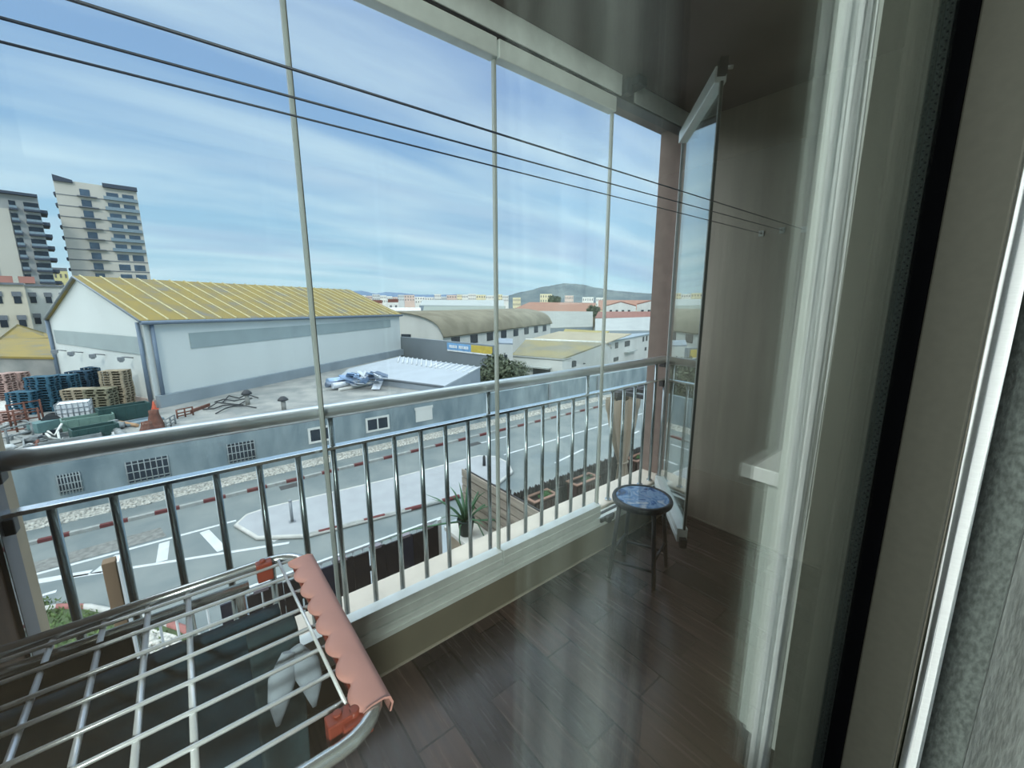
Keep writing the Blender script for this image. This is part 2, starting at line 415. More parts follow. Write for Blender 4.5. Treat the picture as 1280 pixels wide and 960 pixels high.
part('cover_spine', MB().bb(-.845, -.447, .118, .136, ZR - .012, ZR - .002), redp, dr, .003)
# rods along the rack, clipped into the cover
rodx = [-.862, -.808, -.752, -.700, -.646, -.592, -.538, -.484]
for x in rodx: part('rod', MB().tube([(x, -.37, ZR + .002), (x, .126, ZR + .002)], .0032, 8), whitew, dr)
part('end_wire', MB().tube([(-.872, .098, ZR + .006), (-.470, .108, ZR + .006)], .0026, 8), whitew, dr)
for y in (-.046, -.100, -.155, -.213, -.272, -.33):
    part('cross_rod', MB().tube([(-.885, y, ZR - .004), (-.432, y + .0, ZR - .004)], .0042, 8), whitew, dr)
for (bx, by, w) in ((-.876, .078, .018), (-.462, .100, .02)):
    bkt = MB().bb(bx - .008, bx + .012, by - w, by + w * .5, ZR - .026, ZR + .012); bkt.cyl((bx, by - .006, ZR + .012), (bx, by - .006, ZR + .016), .006, 10)
    part('hinge_clip', bkt, redp, dr, .005)
part('hinge_clip', MB().bb(-.474, -.44, .095, .13, ZR - .02, ZR + .006).cyl((-.457, .112, ZR), (-.457, .112, ZR + .012), .008, 10), redp, dr, .006)
for x, fx in ((-.876, -.50), (-.452, -.80)):
    part('leg', MB().tube([(x, .03, ZR - .03), (fx, .03, .012)], .009, 10), chrome, dr)
    part('leg', MB().tube([(x, -.35, ZR - .03), (fx, -.35, .012)], .009, 10), chrome, dr)

# laundry, each garment draped over a rod
navycl = M('dark_teal_cloth', C(22, 50, 64), .95, 0, .12, 60, (1, 1, 1), .1)
blackcl = M('black_cloth', C(14, 12, 14), .95, 0, .1, 60)
denim = M('faded_grey_lining', C(150, 160, 172), .9, 0, .12, 25)
def drape(name, label, cat, xr, ya, yb, drop_far, drop_near, mat, seed=0, spread=.016, wob=.008, skew=0.):
    rnd = random.Random(seed); o = MB(); nu, nv = 22, 26; verts = []; faces = []
    ph = [rnd.uniform(0, 6) for _ in range(4)]
    L = drop_far + drop_near
    for i in range(nu + 1):
        y = ya + (yb - ya) * i / nu
        for j in range(nv + 1):
            s = -drop_far + L * j / nv
            dz = abs(s); k = min(1, dz / .02)
            side = spread * (1 - math.exp(-dz / .02)) * (1 if s > 0 else -1)
            fold = wob * min(1, dz / .25) * (sin(y * 34 + ph[0]) + .6 * sin(y * 71 + ph[1] + dz * 3))
            verts.append(V((xr + side + fold, y + skew * dz + .004 * sin(dz * 9 + ph[2]), ZR + .0065 - (dz if dz > .012 else dz * dz / .012 * .6))))
    for i in range(nu):
        for j in range(nv):
            a = i * (nv + 1) + j; faces.append((a, a + 1, a + nv + 2, a + nv + 1))
    o.add(verts, faces, True); q = o.build(name, mat); tag(q, label, cat)
    md = q.modifiers.new('thickness', 'SOLIDIFY'); md.thickness = .0025; md.offset = 0
    return q
drape('bath_towel', 'large dark teal towel hung lengthwise on the drying rack', 'laundry', rodx[2], -.365, .075, .42, .62, navycl, 3)
drape('black_garment', 'black garment at the far left rod of the drying rack', 'laundry', rodx[1] , -.372, -.115, .3, .34, blackcl, 5)
tr = drape('dark_trousers', 'dark trousers with a faded grey pocket turned out, near the pink cover', 'laundry', rodx[3], .02, .09, .5, .55, M('charcoal_green_cloth', C(36, 56, 62), .95, 0, .15, 50), 8, .02, .010)
pk = MB()
for (p0_, p1_, p2_, p3_) in (((345, 805), (338, 835), (334, 862), (332, 895)), ((352, 800), (366, 822), (374, 842), (377, 872))):
    q4 = [onZ(x_, y_, z_) for (x_, y_), z_ in zip((p0_, p1_, p2_, p3_), (ZR - .02, ZR - .055, ZR - .085, ZR - .12))]
    pk.tube([q_ + V((.032, .012, .002)) for q_ in q4], [.010, .021, .017, .003], 10, flat=.4)
q = pk.build('pocket_lining', denim, tr); q['label'] = 'faded grey pocket lining'

# ================================================================== ROOM SIDE: GLAZED DOOR, CURTAINS, ROOM
XD, YJ = -.15, 1.1
framem = M('taupe_frame', C(74, 74, 65), .75, 0, .05, 60, (1, 1, 1), .03)
w1 = thing('window_1', None, None, (XD, YJ, 0)); w1['kind'] = 'structure'
struct('glass_pane', MB().bb(XD - .002, XD + .002, -.42, YJ - .004, .03, 2.40), glass2, w1)
struct('glass_pane', MB().bb(XD - .018, XD - .014, -.42, YJ - .004, .03, 2.40), glass2, w1)
sp = MB().bb(XD - .0135, XD - .0025, YJ - .016, YJ - .006, .03, 2.40)
struct('spacer_bar', sp, M('perforated_spacer', C(120, 130, 124), .4, .6), w1)
dt = MB()
for k in range(170):
    z = .05 + k * .0138; dt.cyl((XD - .0055, YJ - .0165, z), (XD - .0055, YJ - .0158, z), .0017, 6); dt.cyl((XD - .0105, YJ - .0165, z + .0069), (XD - .0105, YJ - .0158, z + .0069), .0017, 6)
struct('spacer_holes', dt, blackp, w1)
struct('gasket', MB().bb(-.153, -.1235, YJ - .003, YJ + .03, 0, 2.44), M('black_rubber_gasket', C(4, 5, 7), .95, 0, .1, 30, spec=.05), w1)
struct('window_frame', MB().bb(-.123, -.042, YJ, YJ + .08, 0, 2.44), framem, w1, bevel=.003)
struct('threshold', MB().bb(-.2, -.04, -.42, YJ, -.02, .028), framem, w1)
struct('wall_back', MB().bb(-.22, -.124, YJ + .03, YR, -.2, ZC).bb(-.22, -.04, YJ + .08, 3.4, -.2, ZC).bb(-.22, -.04, -2.6, -.42, -.2, ZC).bb(-.22, -.04, -.42, YJ + .03, 2.40, ZC), M('room_plaster', C(150, 146, 134), .9))
struct('floor_room', MB().bb(-.02, 3.4, -2.6, 3.4, -.2, 0), M('room_floor', C(92, 80, 68), .5, 0, .1, 4))
struct('ceiling_room', MB().bb(-.02, 3.4, -2.6, 3.4, ZC, ZC + .2), M('room_ceiling', C(190, 188, 180), .9))
struct('wall_room_far', MB().bb(3.3, 3.4, -2.6, 3.4, 0, ZC).bb(-.04, 3.3, 3.3, 3.4, 0, ZC).bb(-.04, 3.3, -2.6, -2.5, 0, ZC), M('room_wall', C(84, 82, 78), .9))

def curtain(name, label, x0, x1, yfun, z0, z1, mat, amp, freq, nx=90, nz=14, seed=1):
    o = MB(); verts = []; faces = []; rnd = random.Random(seed); ph = rnd.uniform(0, 6)
    for i in range(nx + 1):
        x = x0 + (x1 - x0) * i / nx
        for j in range(nz + 1):
            z = z0 + (z1 - z0) * j / nz
            verts.append(V((x + .004 * sin(z * 3 + i * .3), yfun(x, z) + amp * sin(freq * (x - x0) + ph) * (1 - .25 * j / nz), z)))
    for i in range(nx):
        for j in range(nz):
            a = i * (nz + 1) + j; faces.append((a, a + nz + 1, a + nz + 2, a + 1))
    o.add(verts, faces, True); q = o.build(name, mat); tag(q, label, 'curtain')
    md = q.modifiers.new('thickness', 'SOLIDIFY'); md.thickness = .002
    return q
sheer = M('white_sheer_cloth', C(236, 240, 240), .9, 0, .03, 40, (1, 1, 8))
greyc = M('grey_woven_cloth', C(140, 146, 142), .95, 0, .22, 420, (1, 1, .16), .1)
curtain('sheer_curtain', 'white sheer curtain hanging beside the taupe door frame', -.034, .012, lambda x, z: 1.10 + .012 * sin(z * 2), .09, 2.42, sheer, .007, 260)
gc = curtain('grey_curtain', 'heavy grey woven curtain nearest the camera, at the right edge', .012, .31, lambda x, z: .50 + .015 * sin(z * 1.7), .04, 2.42, greyc, .012, 62, seed=4)
hm_ = MB(); hv = []
for j in range(41):
    z = .04 + 2.38 * j / 40; y = .485 + .015 * sin(z * 1.7) + .003 * sin(z * 9)
    hv += [V((-.004 + .003 * sin(z * 2.3), y, z)), V((.022, y + .004, z)), V((.024, y + .012, z)), V((-.002 + .003 * sin(z * 2.3), y + .010, z))]
hm_.add(hv, [(j * 4 + k, j * 4 + (k + 1) % 4, j * 4 + 4 + (k + 1) % 4, j * 4 + 4 + k) for j in range(40) for k in range(4)], True)
q = hm_.build('side_hem', M('dark_grey_hem', C(76, 83, 80), .95, 0, .35, 320, (1, 1, .5), .1), gc); q['label'] = 'darker side hem'
struct('mirrored_board', MB().bb(-.034, .053, 1.182, 1.20, .13, 2.44), M('white_mirrored_board', C(222, 228, 222), .6, 0, .02))  # pale board added so the door glass mirrors a bright band
struct('trim_4', MB().bb(-.034, .053, 1.184, 1.20, 0, .13), M('dark_plinth', C(60, 56, 48), .7))
cb = thing('white_cabinet', 'white cabinet with overhanging top, mirrored in the door glass', 'cabinet', (.05, 1.4, 0))
wl = M('white_lacquer', C(190, 198, 192), .5, 0, .02)
part('body', MB().bb(-.02, .10, 1.26, 1.6, .06, .895), wl, cb, .003); part('top', MB().bb(-.03, .127, 1.22, 1.62, .895, .937), M('white_top', C(246, 248, 250), .4), cb, .003)
part('plinth', MB().bb(-.01, .09, 1.27, 1.58, 0, .06), M('dark_plinth', C(60, 56, 48), .7), cb)

# ================================================================== OUTSIDE
ZG, ZY = -7.612, -4.72
rnd = random.Random(11)
asphalt = M('asphalt', C(106, 117, 118), .85, 0, .10, .7, col2=C(124, 132, 130))
paving = M('pale_pavement', C(158, 162, 164), .9, 0, .06, 1.5)
concrete = M('weathered_concrete', C(128, 132, 130), .9, 0, .12, .8, (1, 1, 1), .0, col2=C(160, 160, 154))
bluewall = M('blue_grey_wall', C(102, 119, 126), .9, 0, .1, 1.1, (1, 1, .35), col2=C(146, 160, 162), wmin=.32, wmax=.7)
gravelm = M('white_gravel', C(150, 150, 142), .95, 0, .3, 9, (1, 1, 1), .2, col2=C(212, 210, 200))
whitewall = M('white_painted_wall', C(206, 208, 202), .85, 0, .05, .6, (1, 1, .3))
creamwall = M('cream_painted_wall', C(214, 204, 172), .85, 0, .05, .6)
greymetal = M('grey_sheet_metal', C(150, 160, 168), .5, .2, .06, 1.5)
darkopen = M('dark_window_glass', C(42, 52, 62), .2, 0, .2, 1)
linepaint = M('white_road_paint', C(196, 200, 200), .8, 0, .08, 3)
clad = M('pale_blue_grey_cladding', C(208, 214, 210), .6, .0, .04, .4, (1, 1, .1))
cladband = M('translucent_green_grey_band', C(150, 164, 164), .5, 0, .05, 1)
steelblue = M('blue_grey_gutter', C(110, 126, 142), .5, .2, .05, 3)
ochre_roof = None
galv = M('galvanised_steel', C(140, 146, 150), .5, .5, .1, 8)
green_dark = M('dark_green_leaf', C(44, 60, 42), .8, 0, .3, 6, col2=C(84, 100, 70))
bark = M('brown_bark', C(84, 70, 58), .9, 0, .2, 6)
def fl(name, pts, z0, z1, mat, kind='structure'):
    """a flat slab of ground with real thickness from corner points"""
    o = MB().prism([setz(V((p[0], p[1], 0)), z0) for p in pts], (0, 0, z1 - z0)).build(name, mat); o['kind'] = kind; return o
fl('ground', [(-9000, -9000), (-9000, 9000), (-5.2, 9000), (-5.2, -9000)], ZG - 2, ZG - .12, M('distant_ground', C(120, 122, 112), .95, 0, .1, .05))
fl('road', [(-22.7, -60), (-22.7, 160), (-5.2, 160), (-5.2, -60)], ZG - .12, ZG, asphalt)
redwhite = stripes('red_and_white_kerb_paint', C(104, 54, 54), C(160, 164, 160), 'Y', 1.72, .5, .85, .25, 4, .1)
redwhite2 = stripes('faded_red_and_white_kerb_paint', C(158, 104, 98), C(186, 186, 180), 'Y', 1.3, .5, .85, .2, 4)
struct('kerb_far', MB().bb(-22.86, -22.68, -60, 150, ZG - .1, ZG + .13), redwhite)
fl('sidewalk_far', [(-24.0, -60), (-24.0, 150), (-22.86, 150), (-22.86, -60)], ZG - .1, ZG + .11, asphalt)
g = fl('gravel_strip', [(-25.25, -60), (-25.25, 150), (-24.0, 150), (-24.0, -60)], ZG - .1, ZG + .12, gravelm)
peb = MB()
for _ in range(1400):
    y = rnd.uniform(-8, 34); s = rnd.uniform(.05, .13)
    peb.blob((rnd.uniform(-24.95, -23.95), y, ZG + .13), (s, s * rnd.uniform(.7, 1.3), s * .7), 5, 3, .2)
q = peb.build('gravel', gravelm); tag(q, 'white gravel along the foot of the low blue grey building', 'gravel', kind='stuff')
# traffic island with kerb, hatched road marking and bollard
isl = [(-19.25, .85), (-19.9, 1.3), (-20.05, 2.2), (-19.5, 8.0), (-19.35, 13.0), (-18.6, 13.75), (-17.4, 13.7), (-16.3, 13.1), (-15.5, 11.4), (-15.72, 8.8), (-16.55, 2.9), (-17.6, 1.4)]
fl('sidewalk_island', isl, ZG, ZG + .14, paving)
kb = MB()
ring = [V((x, y, ZG + .08)) for x, y in isl]
kb.tube(ring, .09, 6, closed=True); struct('kerb_island', kb, M('pale_kerbstone', C(186, 186, 180), .9))
struct('kerb_island_painted', MB().tube([(-16.58, 2.9, ZG + .09), (-15.72, 8.8, ZG + .09), (-15.48, 11.4, ZG + .09)], .1, 6), redwhite)
def line(name, a, b, w=.14):
    a = V(a); b = V(b); d = (b - a).normalized(); n_ = V((-d.y, d.x)) * w / 2
    fl(name, [a - n_, a + n_, b + n_, b - n_], ZG, ZG + .006, linepaint)
for k, (a, b) in enumerate((((-20.0, -6.5), (-19.9, .9)), ((-19.0, -3.9), (-16.6, 2.3)), ((-20.0, -6.5), (-18.95, -3.4)), ((-18.3, -4.7), (-18.3, -4.1)), ((-18.5, -9), (-18.5, -6)))):
    line('road_marking', a, b, .3 if k == 2 else .15)
for k in range(4):
    y = -3.0 + k * 1.25; line('road_marking', (-19.7, y + .3), (-18.75 + k * .55, y - .25 + k * .5), .32)
line('road_marking', (-18.8, 14.5), (-19.6, 60), .14); line('road_marking', (-15.9, 16), (-16.4, 19), .14); line('road_marking', (-15.9, 21.5), (-16.4, 25), .14); line('road_marking', (-13.5, 17), (-14, 50), .14); line('road_marking', (-21.5, 14), (-21.5, 17), .14)
ck = M('cobbled_patch', C(120, 122, 118), .9, 0, .25, 5)
fl('road_cobbles', [(-21.0, -5.2), (-21.2, -1.6), (-20.2, -1.4), (-20.1, -5.2)], ZG, ZG + .01, ck)
bo = thing('bollard', 'thin grey bollard on the pale traffic island', 'bollard', (-18.0, 2.7, ZG + .14))
part('post', MB().cyl((-18.0, 2.7, ZG + .14), (-18.0, 2.7, ZG + 1.05), .06, 10).cyl((-18.0, 2.7, ZG + 1.05), (-18.0, 2.7, ZG + 1.1), .07, 10), galv, bo)
part('base_plate', MB().bb(-18.12, -17.88, 2.58, 2.82, ZG + .14, ZG + .16), galv, bo)
for (cx_, cy_), lab in (((-17.9, 12.4), 'small dark bollard at the far corner of the traffic island'),):
    tag(MB().lathe([(0, 0), (.09, 0), (.08, .5), (.05, .58), (0, .6)], (cx_, cy_, ZG + .14), 12).build('bollard', M('dark_iron', C(50, 54, 58), .6)), lab, 'bollard')
# manhole and drain covers
for (x, y), lab in (((-21.6, 14.2), 'dark drain cover in the road beyond the traffic island'), ((-22.2, 3.4), 'dark drain cover beside the red and white kerb')):
    tag(MB().bb(x - .25, x + .25, y - .45, y + .45, ZG + .001, ZG + .012).build('drain_cover', M('cast_iron', C(66, 68, 68), .7)), lab, 'drain cover')

# grass verge with painted kerb, lower left
vp = [(-18.6, -9), (-17.6, -5.2), (-17.1, -3.9), (-16.5, -3.17), (-15.77, -2.59), (-15.02, -2.0), (-14.3, -1.4), (-13.57, -.93), (-12.87, -.6), (-10, -.3), (-9.5, -.3), (-9.5, -9)]
fl('ground_verge', vp, ZG, ZG + .10, M('mossy_soil', C(70, 86, 56), .95, 0, .3, 3))
struct('kerb_verge', MB().tube([V((x, y, ZG + .07)) for x, y in vp[:10]], .12, 6), redwhite2)
gm = M('rough_grass', C(66, 94, 52), .9, 0, .25, 4, col2=C(112, 134, 82))
gr = MB(); ng_ = 0
while ng_ < 3400:
    x = rnd.uniform(-18, -12.6); y = rnd.uniform(-7, -1.2)
    if y > -3.3 + (x + 16.6) * .72 or (x > -14.6 and rnd.random() < .72): 
        ng_ += .25; continue
    ng_ += 1; h = rnd.uniform(.05, .15); w = rnd.uniform(.02, .045); b_ = rnd.uniform(0, 6)
    gr.add([(x - w * cos(b_), y - w * sin(b_), ZG + .1), (x + w * cos(b_), y + w * sin(b_), ZG + .1), (x + rnd.uniform(-.1, .1), y + rnd.uniform(-.1, .1), ZG + .1 + h)], [(0, 1, 2)])
tag(gr.build('grass', gm), 'rough green grass inside the round painted kerb', 'grass', kind='stuff')
fl('ground_gravel_bed', [(-14.5, -4.2), (-14.3, -1.75), (-13.4, -1.1), (-12.6, -.8), (-9.6, -.6), (-9.6, -5)], ZG + .09, ZG + .12, gravelm)
peb = MB()
for _ in range(420):
    x = rnd.uniform(-14.4, -10.4); y = rnd.uniform(-4.2, -1.0); s = rnd.uniform(.06, .16)
    if y > -1.9 + (x + 14.4) * .6: continue
    peb.blob((x, y, ZG + .12), (s, s * rnd.uniform(.7, 1.3), s * .7), 5, 3, .2)
tag(peb.build('pebbles', gravelm), 'white pebbles beside the grass, behind the white terrace rail', 'pebbles', kind='stuff')
fl('ground_pale_forecourt', [(-14.0, 2.6), (-14.0, 40), (-5.2, 40), (-5.2, 2.6)], ZG, ZG + .05, M('pale_forecourt', C(150, 158, 160), .9, 0, .06, .8))

# ------------------------------------------------------------------ low flat-roofed blue-grey building whose roof is a yard
lb = thing('low_building', 'long low blue grey building across the road with small barred windows', 'building', (-25.25, 4, ZG))
part('front_wall', MB().bb(-25.55, -25.22, -14, 18.2, ZG, ZY + .02), bluewall, lb)
part('roof', MB().bb(-62, -25.25, -30, 18.2, ZY - .3, ZY), concrete, lb)
part('roof_edge', MB().bb(-25.6, -25.17, -14, 18.2, ZY - .12, ZY + .06), M('pale_concrete_edge', C(168, 168, 160), .9, 0, .1, 2), lb)
part('end_wall', MB().bb(-32, -25.55, 17.9, 18.2, ZG, ZY - .3), bluewall, lb)
barm = M('black_iron_bar', C(40, 44, 50), .6)
def lbwin(y0, y1, z0, z1, kind):
    if kind == 'bar':
        f = MB().bb(-25.235, -25.19, y0, y1, z0, z1); q = part('window', f, darkopen, lb)
        bb = MB(); n_ = 7 if y1 - y0 > .6 else 4
        for k in range(n_ + 1):
            y = y0 + (y1 - y0) * k / n_; bb.cyl((-25.17, y, z0 - .08), (-25.17, y, z1 + .05), .022, 6)
        for k in range(3):
            z = z0 + (z1 - z0) * (k + .3) / 2.6; bb.bb(-25.18, -25.16, y0 - .05, y1 + .05, z - .02, z + .02)
        c = bb.build('iron_bars', M('pale_grey_bar', C(150, 158, 158), .6)); c.parent = q
    elif kind == 'white':
        e = .12
        f = MB().bb(-25.22, -25.16, y0 - e, y1 + e, z1, z1 + e).bb(-25.22, -25.16, y0 - e, y1 + e, z0 - e, z0).bb(-25.22, -25.16, y0 - e, y0, z0, z1).bb(-25.22, -25.16, y1, y1 + e, z0, z1).bb(-25.22, -25.17, (y0 + y1) / 2 - .04, (y0 + y1) / 2 + .04, z0, z1)
        q = part('window', f, whitewall, lb); c = MB().bb(-25.235, -25.2, y0, y1, z0, z1).build('pane', darkopen); c.parent = q
    else:
        q = part('shutter', MB().bb(-25.225, -25.17, y0, y1, z0, z1).bb(-25.225, -25.14, y0 - .06, y1 + .06, z1 - .1, z1 + .06), whitewall, lb)
        q['label'] = 'white closed shutter'
lbwin(-4.88, -4.2, -6.6, -5.8, 'bar'); lbwin(-2.7, -1.2, -6.75, -5.75, 'bar'); lbwin(1.2, 2.4, -6.75, -5.75, 'bar')
lbwin(5.2, 6.35, -6.45, -5.75, 'white'); lbwin(8.55, 9.85, -6.45, -5.75, 'white'); lbwin(11.85, 13.1, -6.5, -5.55, 'shut')
# wall that carries on along the street
yw = thing('yard_wall', 'long plain blue grey wall along the road beyond the low building', 'wall', (-25.3, 60, ZG))
part('panel', MB().bb(-25.6, -25.25, 18.25, 110, ZG, -5.35), bluewall, yw)
for y in (24.5, 31): part('pier', MB().bb(-25.2, -25.12, y - .12, y + .12, ZG, -5.4), galv, yw)
# roof-top pipes
for (px_, py_), hgt, lab in (((355, 512), .8, 'stubby capped vent pipe on the low building roof'), ((310, 506), .95, 'vent pipe with dark cowl on the low building roof')):
    c0 = onZ(px_, py_, ZY); o = thing('vent_pipe', lab, 'vent', c0)
    part('pipe', MB().cyl(c0, c0 + V((0, 0, hgt * .75)), .13, 10), concrete, o)
    part('cowl', MB().lathe([(.0, hgt * .7), (.3, hgt * .72), (.27, hgt * .82), (.12, hgt), (0, hgt)], c0, 12), M('dark_iron', C(50, 54, 58), .6), o)

# ------------------------------------------------------------------ warehouse with ochre lichen roof
Cn = V((-32.46, -1.62)); Fc = V((-48.3, 21.2)); Lc = V((-44.4, -7.25)); Bk = Lc + (Fc - Cn)
zc, zf, zl = .44, .16, .40
ap = V(onX(97, 347, -39.7)); a2 = V((ap.x, ap.y)) + (Fc - Cn) * .98
wh = thing('warehouse', 'big pale warehouse with ochre ribbed roof and grey window bands', 'warehouse', (-40, 5, ZY))
P3 = lambda p_, z: V((p_.x, p_.y, z))
wb = MB()
wb.add([P3(Cn, ZY), P3(Fc, ZY), P3(Fc, zf), P3(Cn, zc)], [(0, 1, 2, 3)])
wb.add([P3(Lc, ZY), P3(Cn, ZY), P3(Cn, zc), ap, P3(Lc, zl)], [(0, 1, 2, 3, 4)])
wb.add([P3(Fc, ZY), P3(Bk, ZY), P3(Bk, zl), P3(a2, ap.z), P3(Fc, zf)], [(0, 1, 2, 3, 4)])
wb.add([P3(Bk, ZY), P3(Lc, ZY), P3(Lc, zl), P3(Bk, zl)], [(0, 1, 2, 3)])
part('walls', wb, clad, wh)
# roof: ribbed, lichen covered
rm = bpy.data.materials.new('ochre_lichen_roof'); t = NT(rm)
out = t('OutputMaterial'); p = t('BsdfPrincipled'); t.l(p, 'BSDF', out, 'Surface'); p.inputs['Roughness'].default_value = .9
tc = t('TexCoord'); nz = t('TexNoise'); nz.inputs['Scale'].default_value = .55; nz.inputs['Detail'].default_value = 9; nz.inputs['Roughness'].default_value = .65; t.l(tc, 'Object', nz, 'Vector')
cr = t('ValToRGB'); ramp(cr, [(.34, C(118, 116, 104)), (.46, C(134, 120, 76)), (.6, C(146, 128, 66)), (.75, C(124, 116, 88))]); t.l(nz, 'Fac', cr, 'Fac'); t.l(cr, 'Color', p, 'Base Color')
eu = (Fc - Cn).normalized(); eo = .25
E0, E1 = P3(Cn - eu * eo, zc), P3(Fc + eu * eo, zf); A0, A1 = ap - V((eu.x, eu.y, 0)) * eo, P3(a2 + eu * eo, ap.z)
L0, L1 = P3(Lc - eu * eo, zl), P3(Bk + eu * eo, zl)
out_ = (P3(Cn, 0) - P3(Lc, 0)).normalized() * .3
E0 += out_; E1 += out_
rb = MB(); th = V((0, 0, .12))
rb.prism([E0, E1, A1, A0], th); rb.prism([A0, A1, L1, L0], th)
part('roof', rb, rm, wh)
ribs = MB()
for k in range(25):
    f = (k + .35) / 25; a = E0 + (E1 - E0) * f; b_ = A0 + (A1 - A0) * f
    d_ = (E1 - E0).normalized() * .05
    ribs.prism([a - d_ + th, a + d_ + th, b_ + d_ + th, b_ - d_ + th], (0, 0, .07))
part('roof_ribs', ribs, M('pale_roof_rib', C(190, 182, 140), .8, 0, .1, 2), wh)
part('verge_trim', MB().tube([E0 + V((0, 0, .05)), A0 + V((0, 0, .05)), L0 + V((0, 0, .05))], .07, 6), M('grey_verge', C(122, 132, 138), .6), wh)
part('gutter', MB().tube([E0 + V((0, 0, -.02)), E1 + V((0, 0, -.02))], .12, 8), steelblue, wh)
nw = V((eu.y, -eu.x, 0)) * -1
nL = V((-(Fc - Cn).y, (Fc - Cn).x, 0)).normalized()
if nL.dot(V((1, 0, 0))) < 0: nL = -nL
ng = V((-(Cn - Lc).y, (Cn - Lc).x, 0)).normalized()
if ng.dot(V((0, -1, 0))) < 0: ng = -ng
def wq(a, b_, fr0, fr1, z0a, z0b, z1a, z1b, nrm, th_=.05):
    p0 = a + (b_ - a) * fr0; p1 = a + (b_ - a) * fr1
    return MB().prism([P3(p0, z0a), P3(p1, z0b), P3(p1, z1b), P3(p0, z1a)], nrm * th_)
part('window_band', wq(Cn, Fc, .09, .925, -1.35, -1.15, -.35, -.3, nL), cladband, wh)
part('window_band', wq(Cn, Lc, .02, .96, -1.5, -1.25, -.45, -.3, ng), cladband, wh)
part('plinth', wq(Cn, Fc, .0, 1.0, ZY, ZY, ZY + .75, ZY + .75, nL, .35), M('plinth_render', C(140, 152, 158), .9, 0, .08, .8), wh)
part('plinth', wq(Cn, Lc, .0, 1.0, ZY, ZY, ZY + .5, ZY + .5, ng, .1), M('rosy_plinth', C(170, 156, 148), .9, 0, .08, .8), wh)
for off in (-.25, .25):
    base = P3(Cn, ZY) + (nL * .14 + V((eu.x, eu.y, 0)) * .35 if off > 0 else ng * .14 + (P3(Lc, 0) - P3(Cn, 0)).normalized() * .3)
    part('downpipe', MB().cyl(base, setz(base, zc), .11, 10), steelblue, wh)
base = P3(Lc, ZY) + ng * .12; part('downpipe', MB().cyl(base, setz(base, zl), .11, 8), steelblue, wh)
for fr_ in (.14, .42, .66, .86):
    b0 = P3(Cn + (Lc - Cn) * fr_, -1.75)
    fx = MB().cyl(b0, b0 + ng * .55 + V((0, 0, .12)), .035, 6); q_ = b0 + ng * .6
    fx.box(q_ + V((0, 0, .0)), (.36, .3, .22)).box(q_ + V((0, 0, -.14)), (.22, .18, .1)); part('floodlight', fx, galv, wh)

# ------------------------------------------------------------------ sheds and buildings built from roof corners
def shed(name, label, cat, pts, roofm, wallm, zb=ZG, over=.0, group=None, thick=.15):
    """closed building: roof slab above walls that stand on the ground"""
    c = sum(pts, V()) / len(pts); o = thing(name, label, cat, setz(c, zb), group)
    w = MB(); n_ = len(pts); low = [setz(p_, zb) for p_ in pts]
    for i in range(n_):
        j = (i + 1) % n_; w.add([low[i], low[j], pts[j], pts[i]], [(0, 1, 2, 3)])
    part('walls', w, wallm, o)
    out_ = [p_ + setz(p_ - c, 0).normalized() * over for p_ in pts]
    part('roof', MB().prism(out_, (0, 0, thick)), roofm, o)
    return o
def quadpart(o, nm, pts, mat, th_=.06, towards=None):
    """thin panel set on a wall, given by four corners, pushed out towards the street"""
    a, b_, c_ = pts[:3]; nr = (b_ - a).cross(c_ - a).normalized()
    if nr.dot(CAM - a) < 0: nr = -nr
    return part(nm, MB().prism(pts, nr * th_), mat, o)
def wallgrid(p0, p1, fx0, fx1, z0, z1):
    a = p0 + (p1 - p0) * fx0; b_ = p0 + (p1 - p0) * fx1
    return [setz(a, z0), setz(b_, z0), setz(b_, z1), setz(a, z1)]

# silvery low-pitched metal roof beside the warehouse
sr_ = thing('metal_roofed_shed', 'low shed with wide silvery sheet metal roof in front of the warehouse end', 'shed', setz(onZ(500, 465, -3.8), ZY))
A_, B_, C_, D_, E_, F_ = onZ(436, 462, -4.3), onZ(500, 447, -3.6), onZ(600, 460.5, -3.6), onZ(554, 485, -4.3), onZ(490, 476.5, -4.3), onZ(424, 472, -4.45)
part('roof', MB().prism([F_, E_, D_, C_, B_, A_], (0, 0, .1)), M('silver_roof_sheet', C(172, 180, 186), .55, .1, .05, .9), sr_)
w_ = MB()
for a, b_ in ((F_, E_), (E_, D_), (D_, C_), (C_, B_), (B_, A_), (A_, F_)): w_.add([setz(a, ZY), setz(b_, ZY), b_, a], [(0, 1, 2, 3)])
part('walls', w_, greymetal, sr_)
rb2 = MB()
for k in range(17):
    f = k / 16; a = B_ + (C_ - B_) * f; b2 = a + ((D_ - C_) * .35 if f > .5 else (E_ - B_) * .3); rb2.cyl(a + V((0, 0, .12)), b2 + V((0, 0, .12)), .07, 6)
part('ridge_ribs', rb2, M('bright_roof_rib', C(206, 212, 214), .6), sr_)
part('front_lip', MB().tube([F_ + V((0, 0, .08)), E_ + V((0, 0, .08)), D_ + V((0, 0, .08))], .09, 6), M('dark_roof_lip', C(96, 104, 110), .6), sr_)
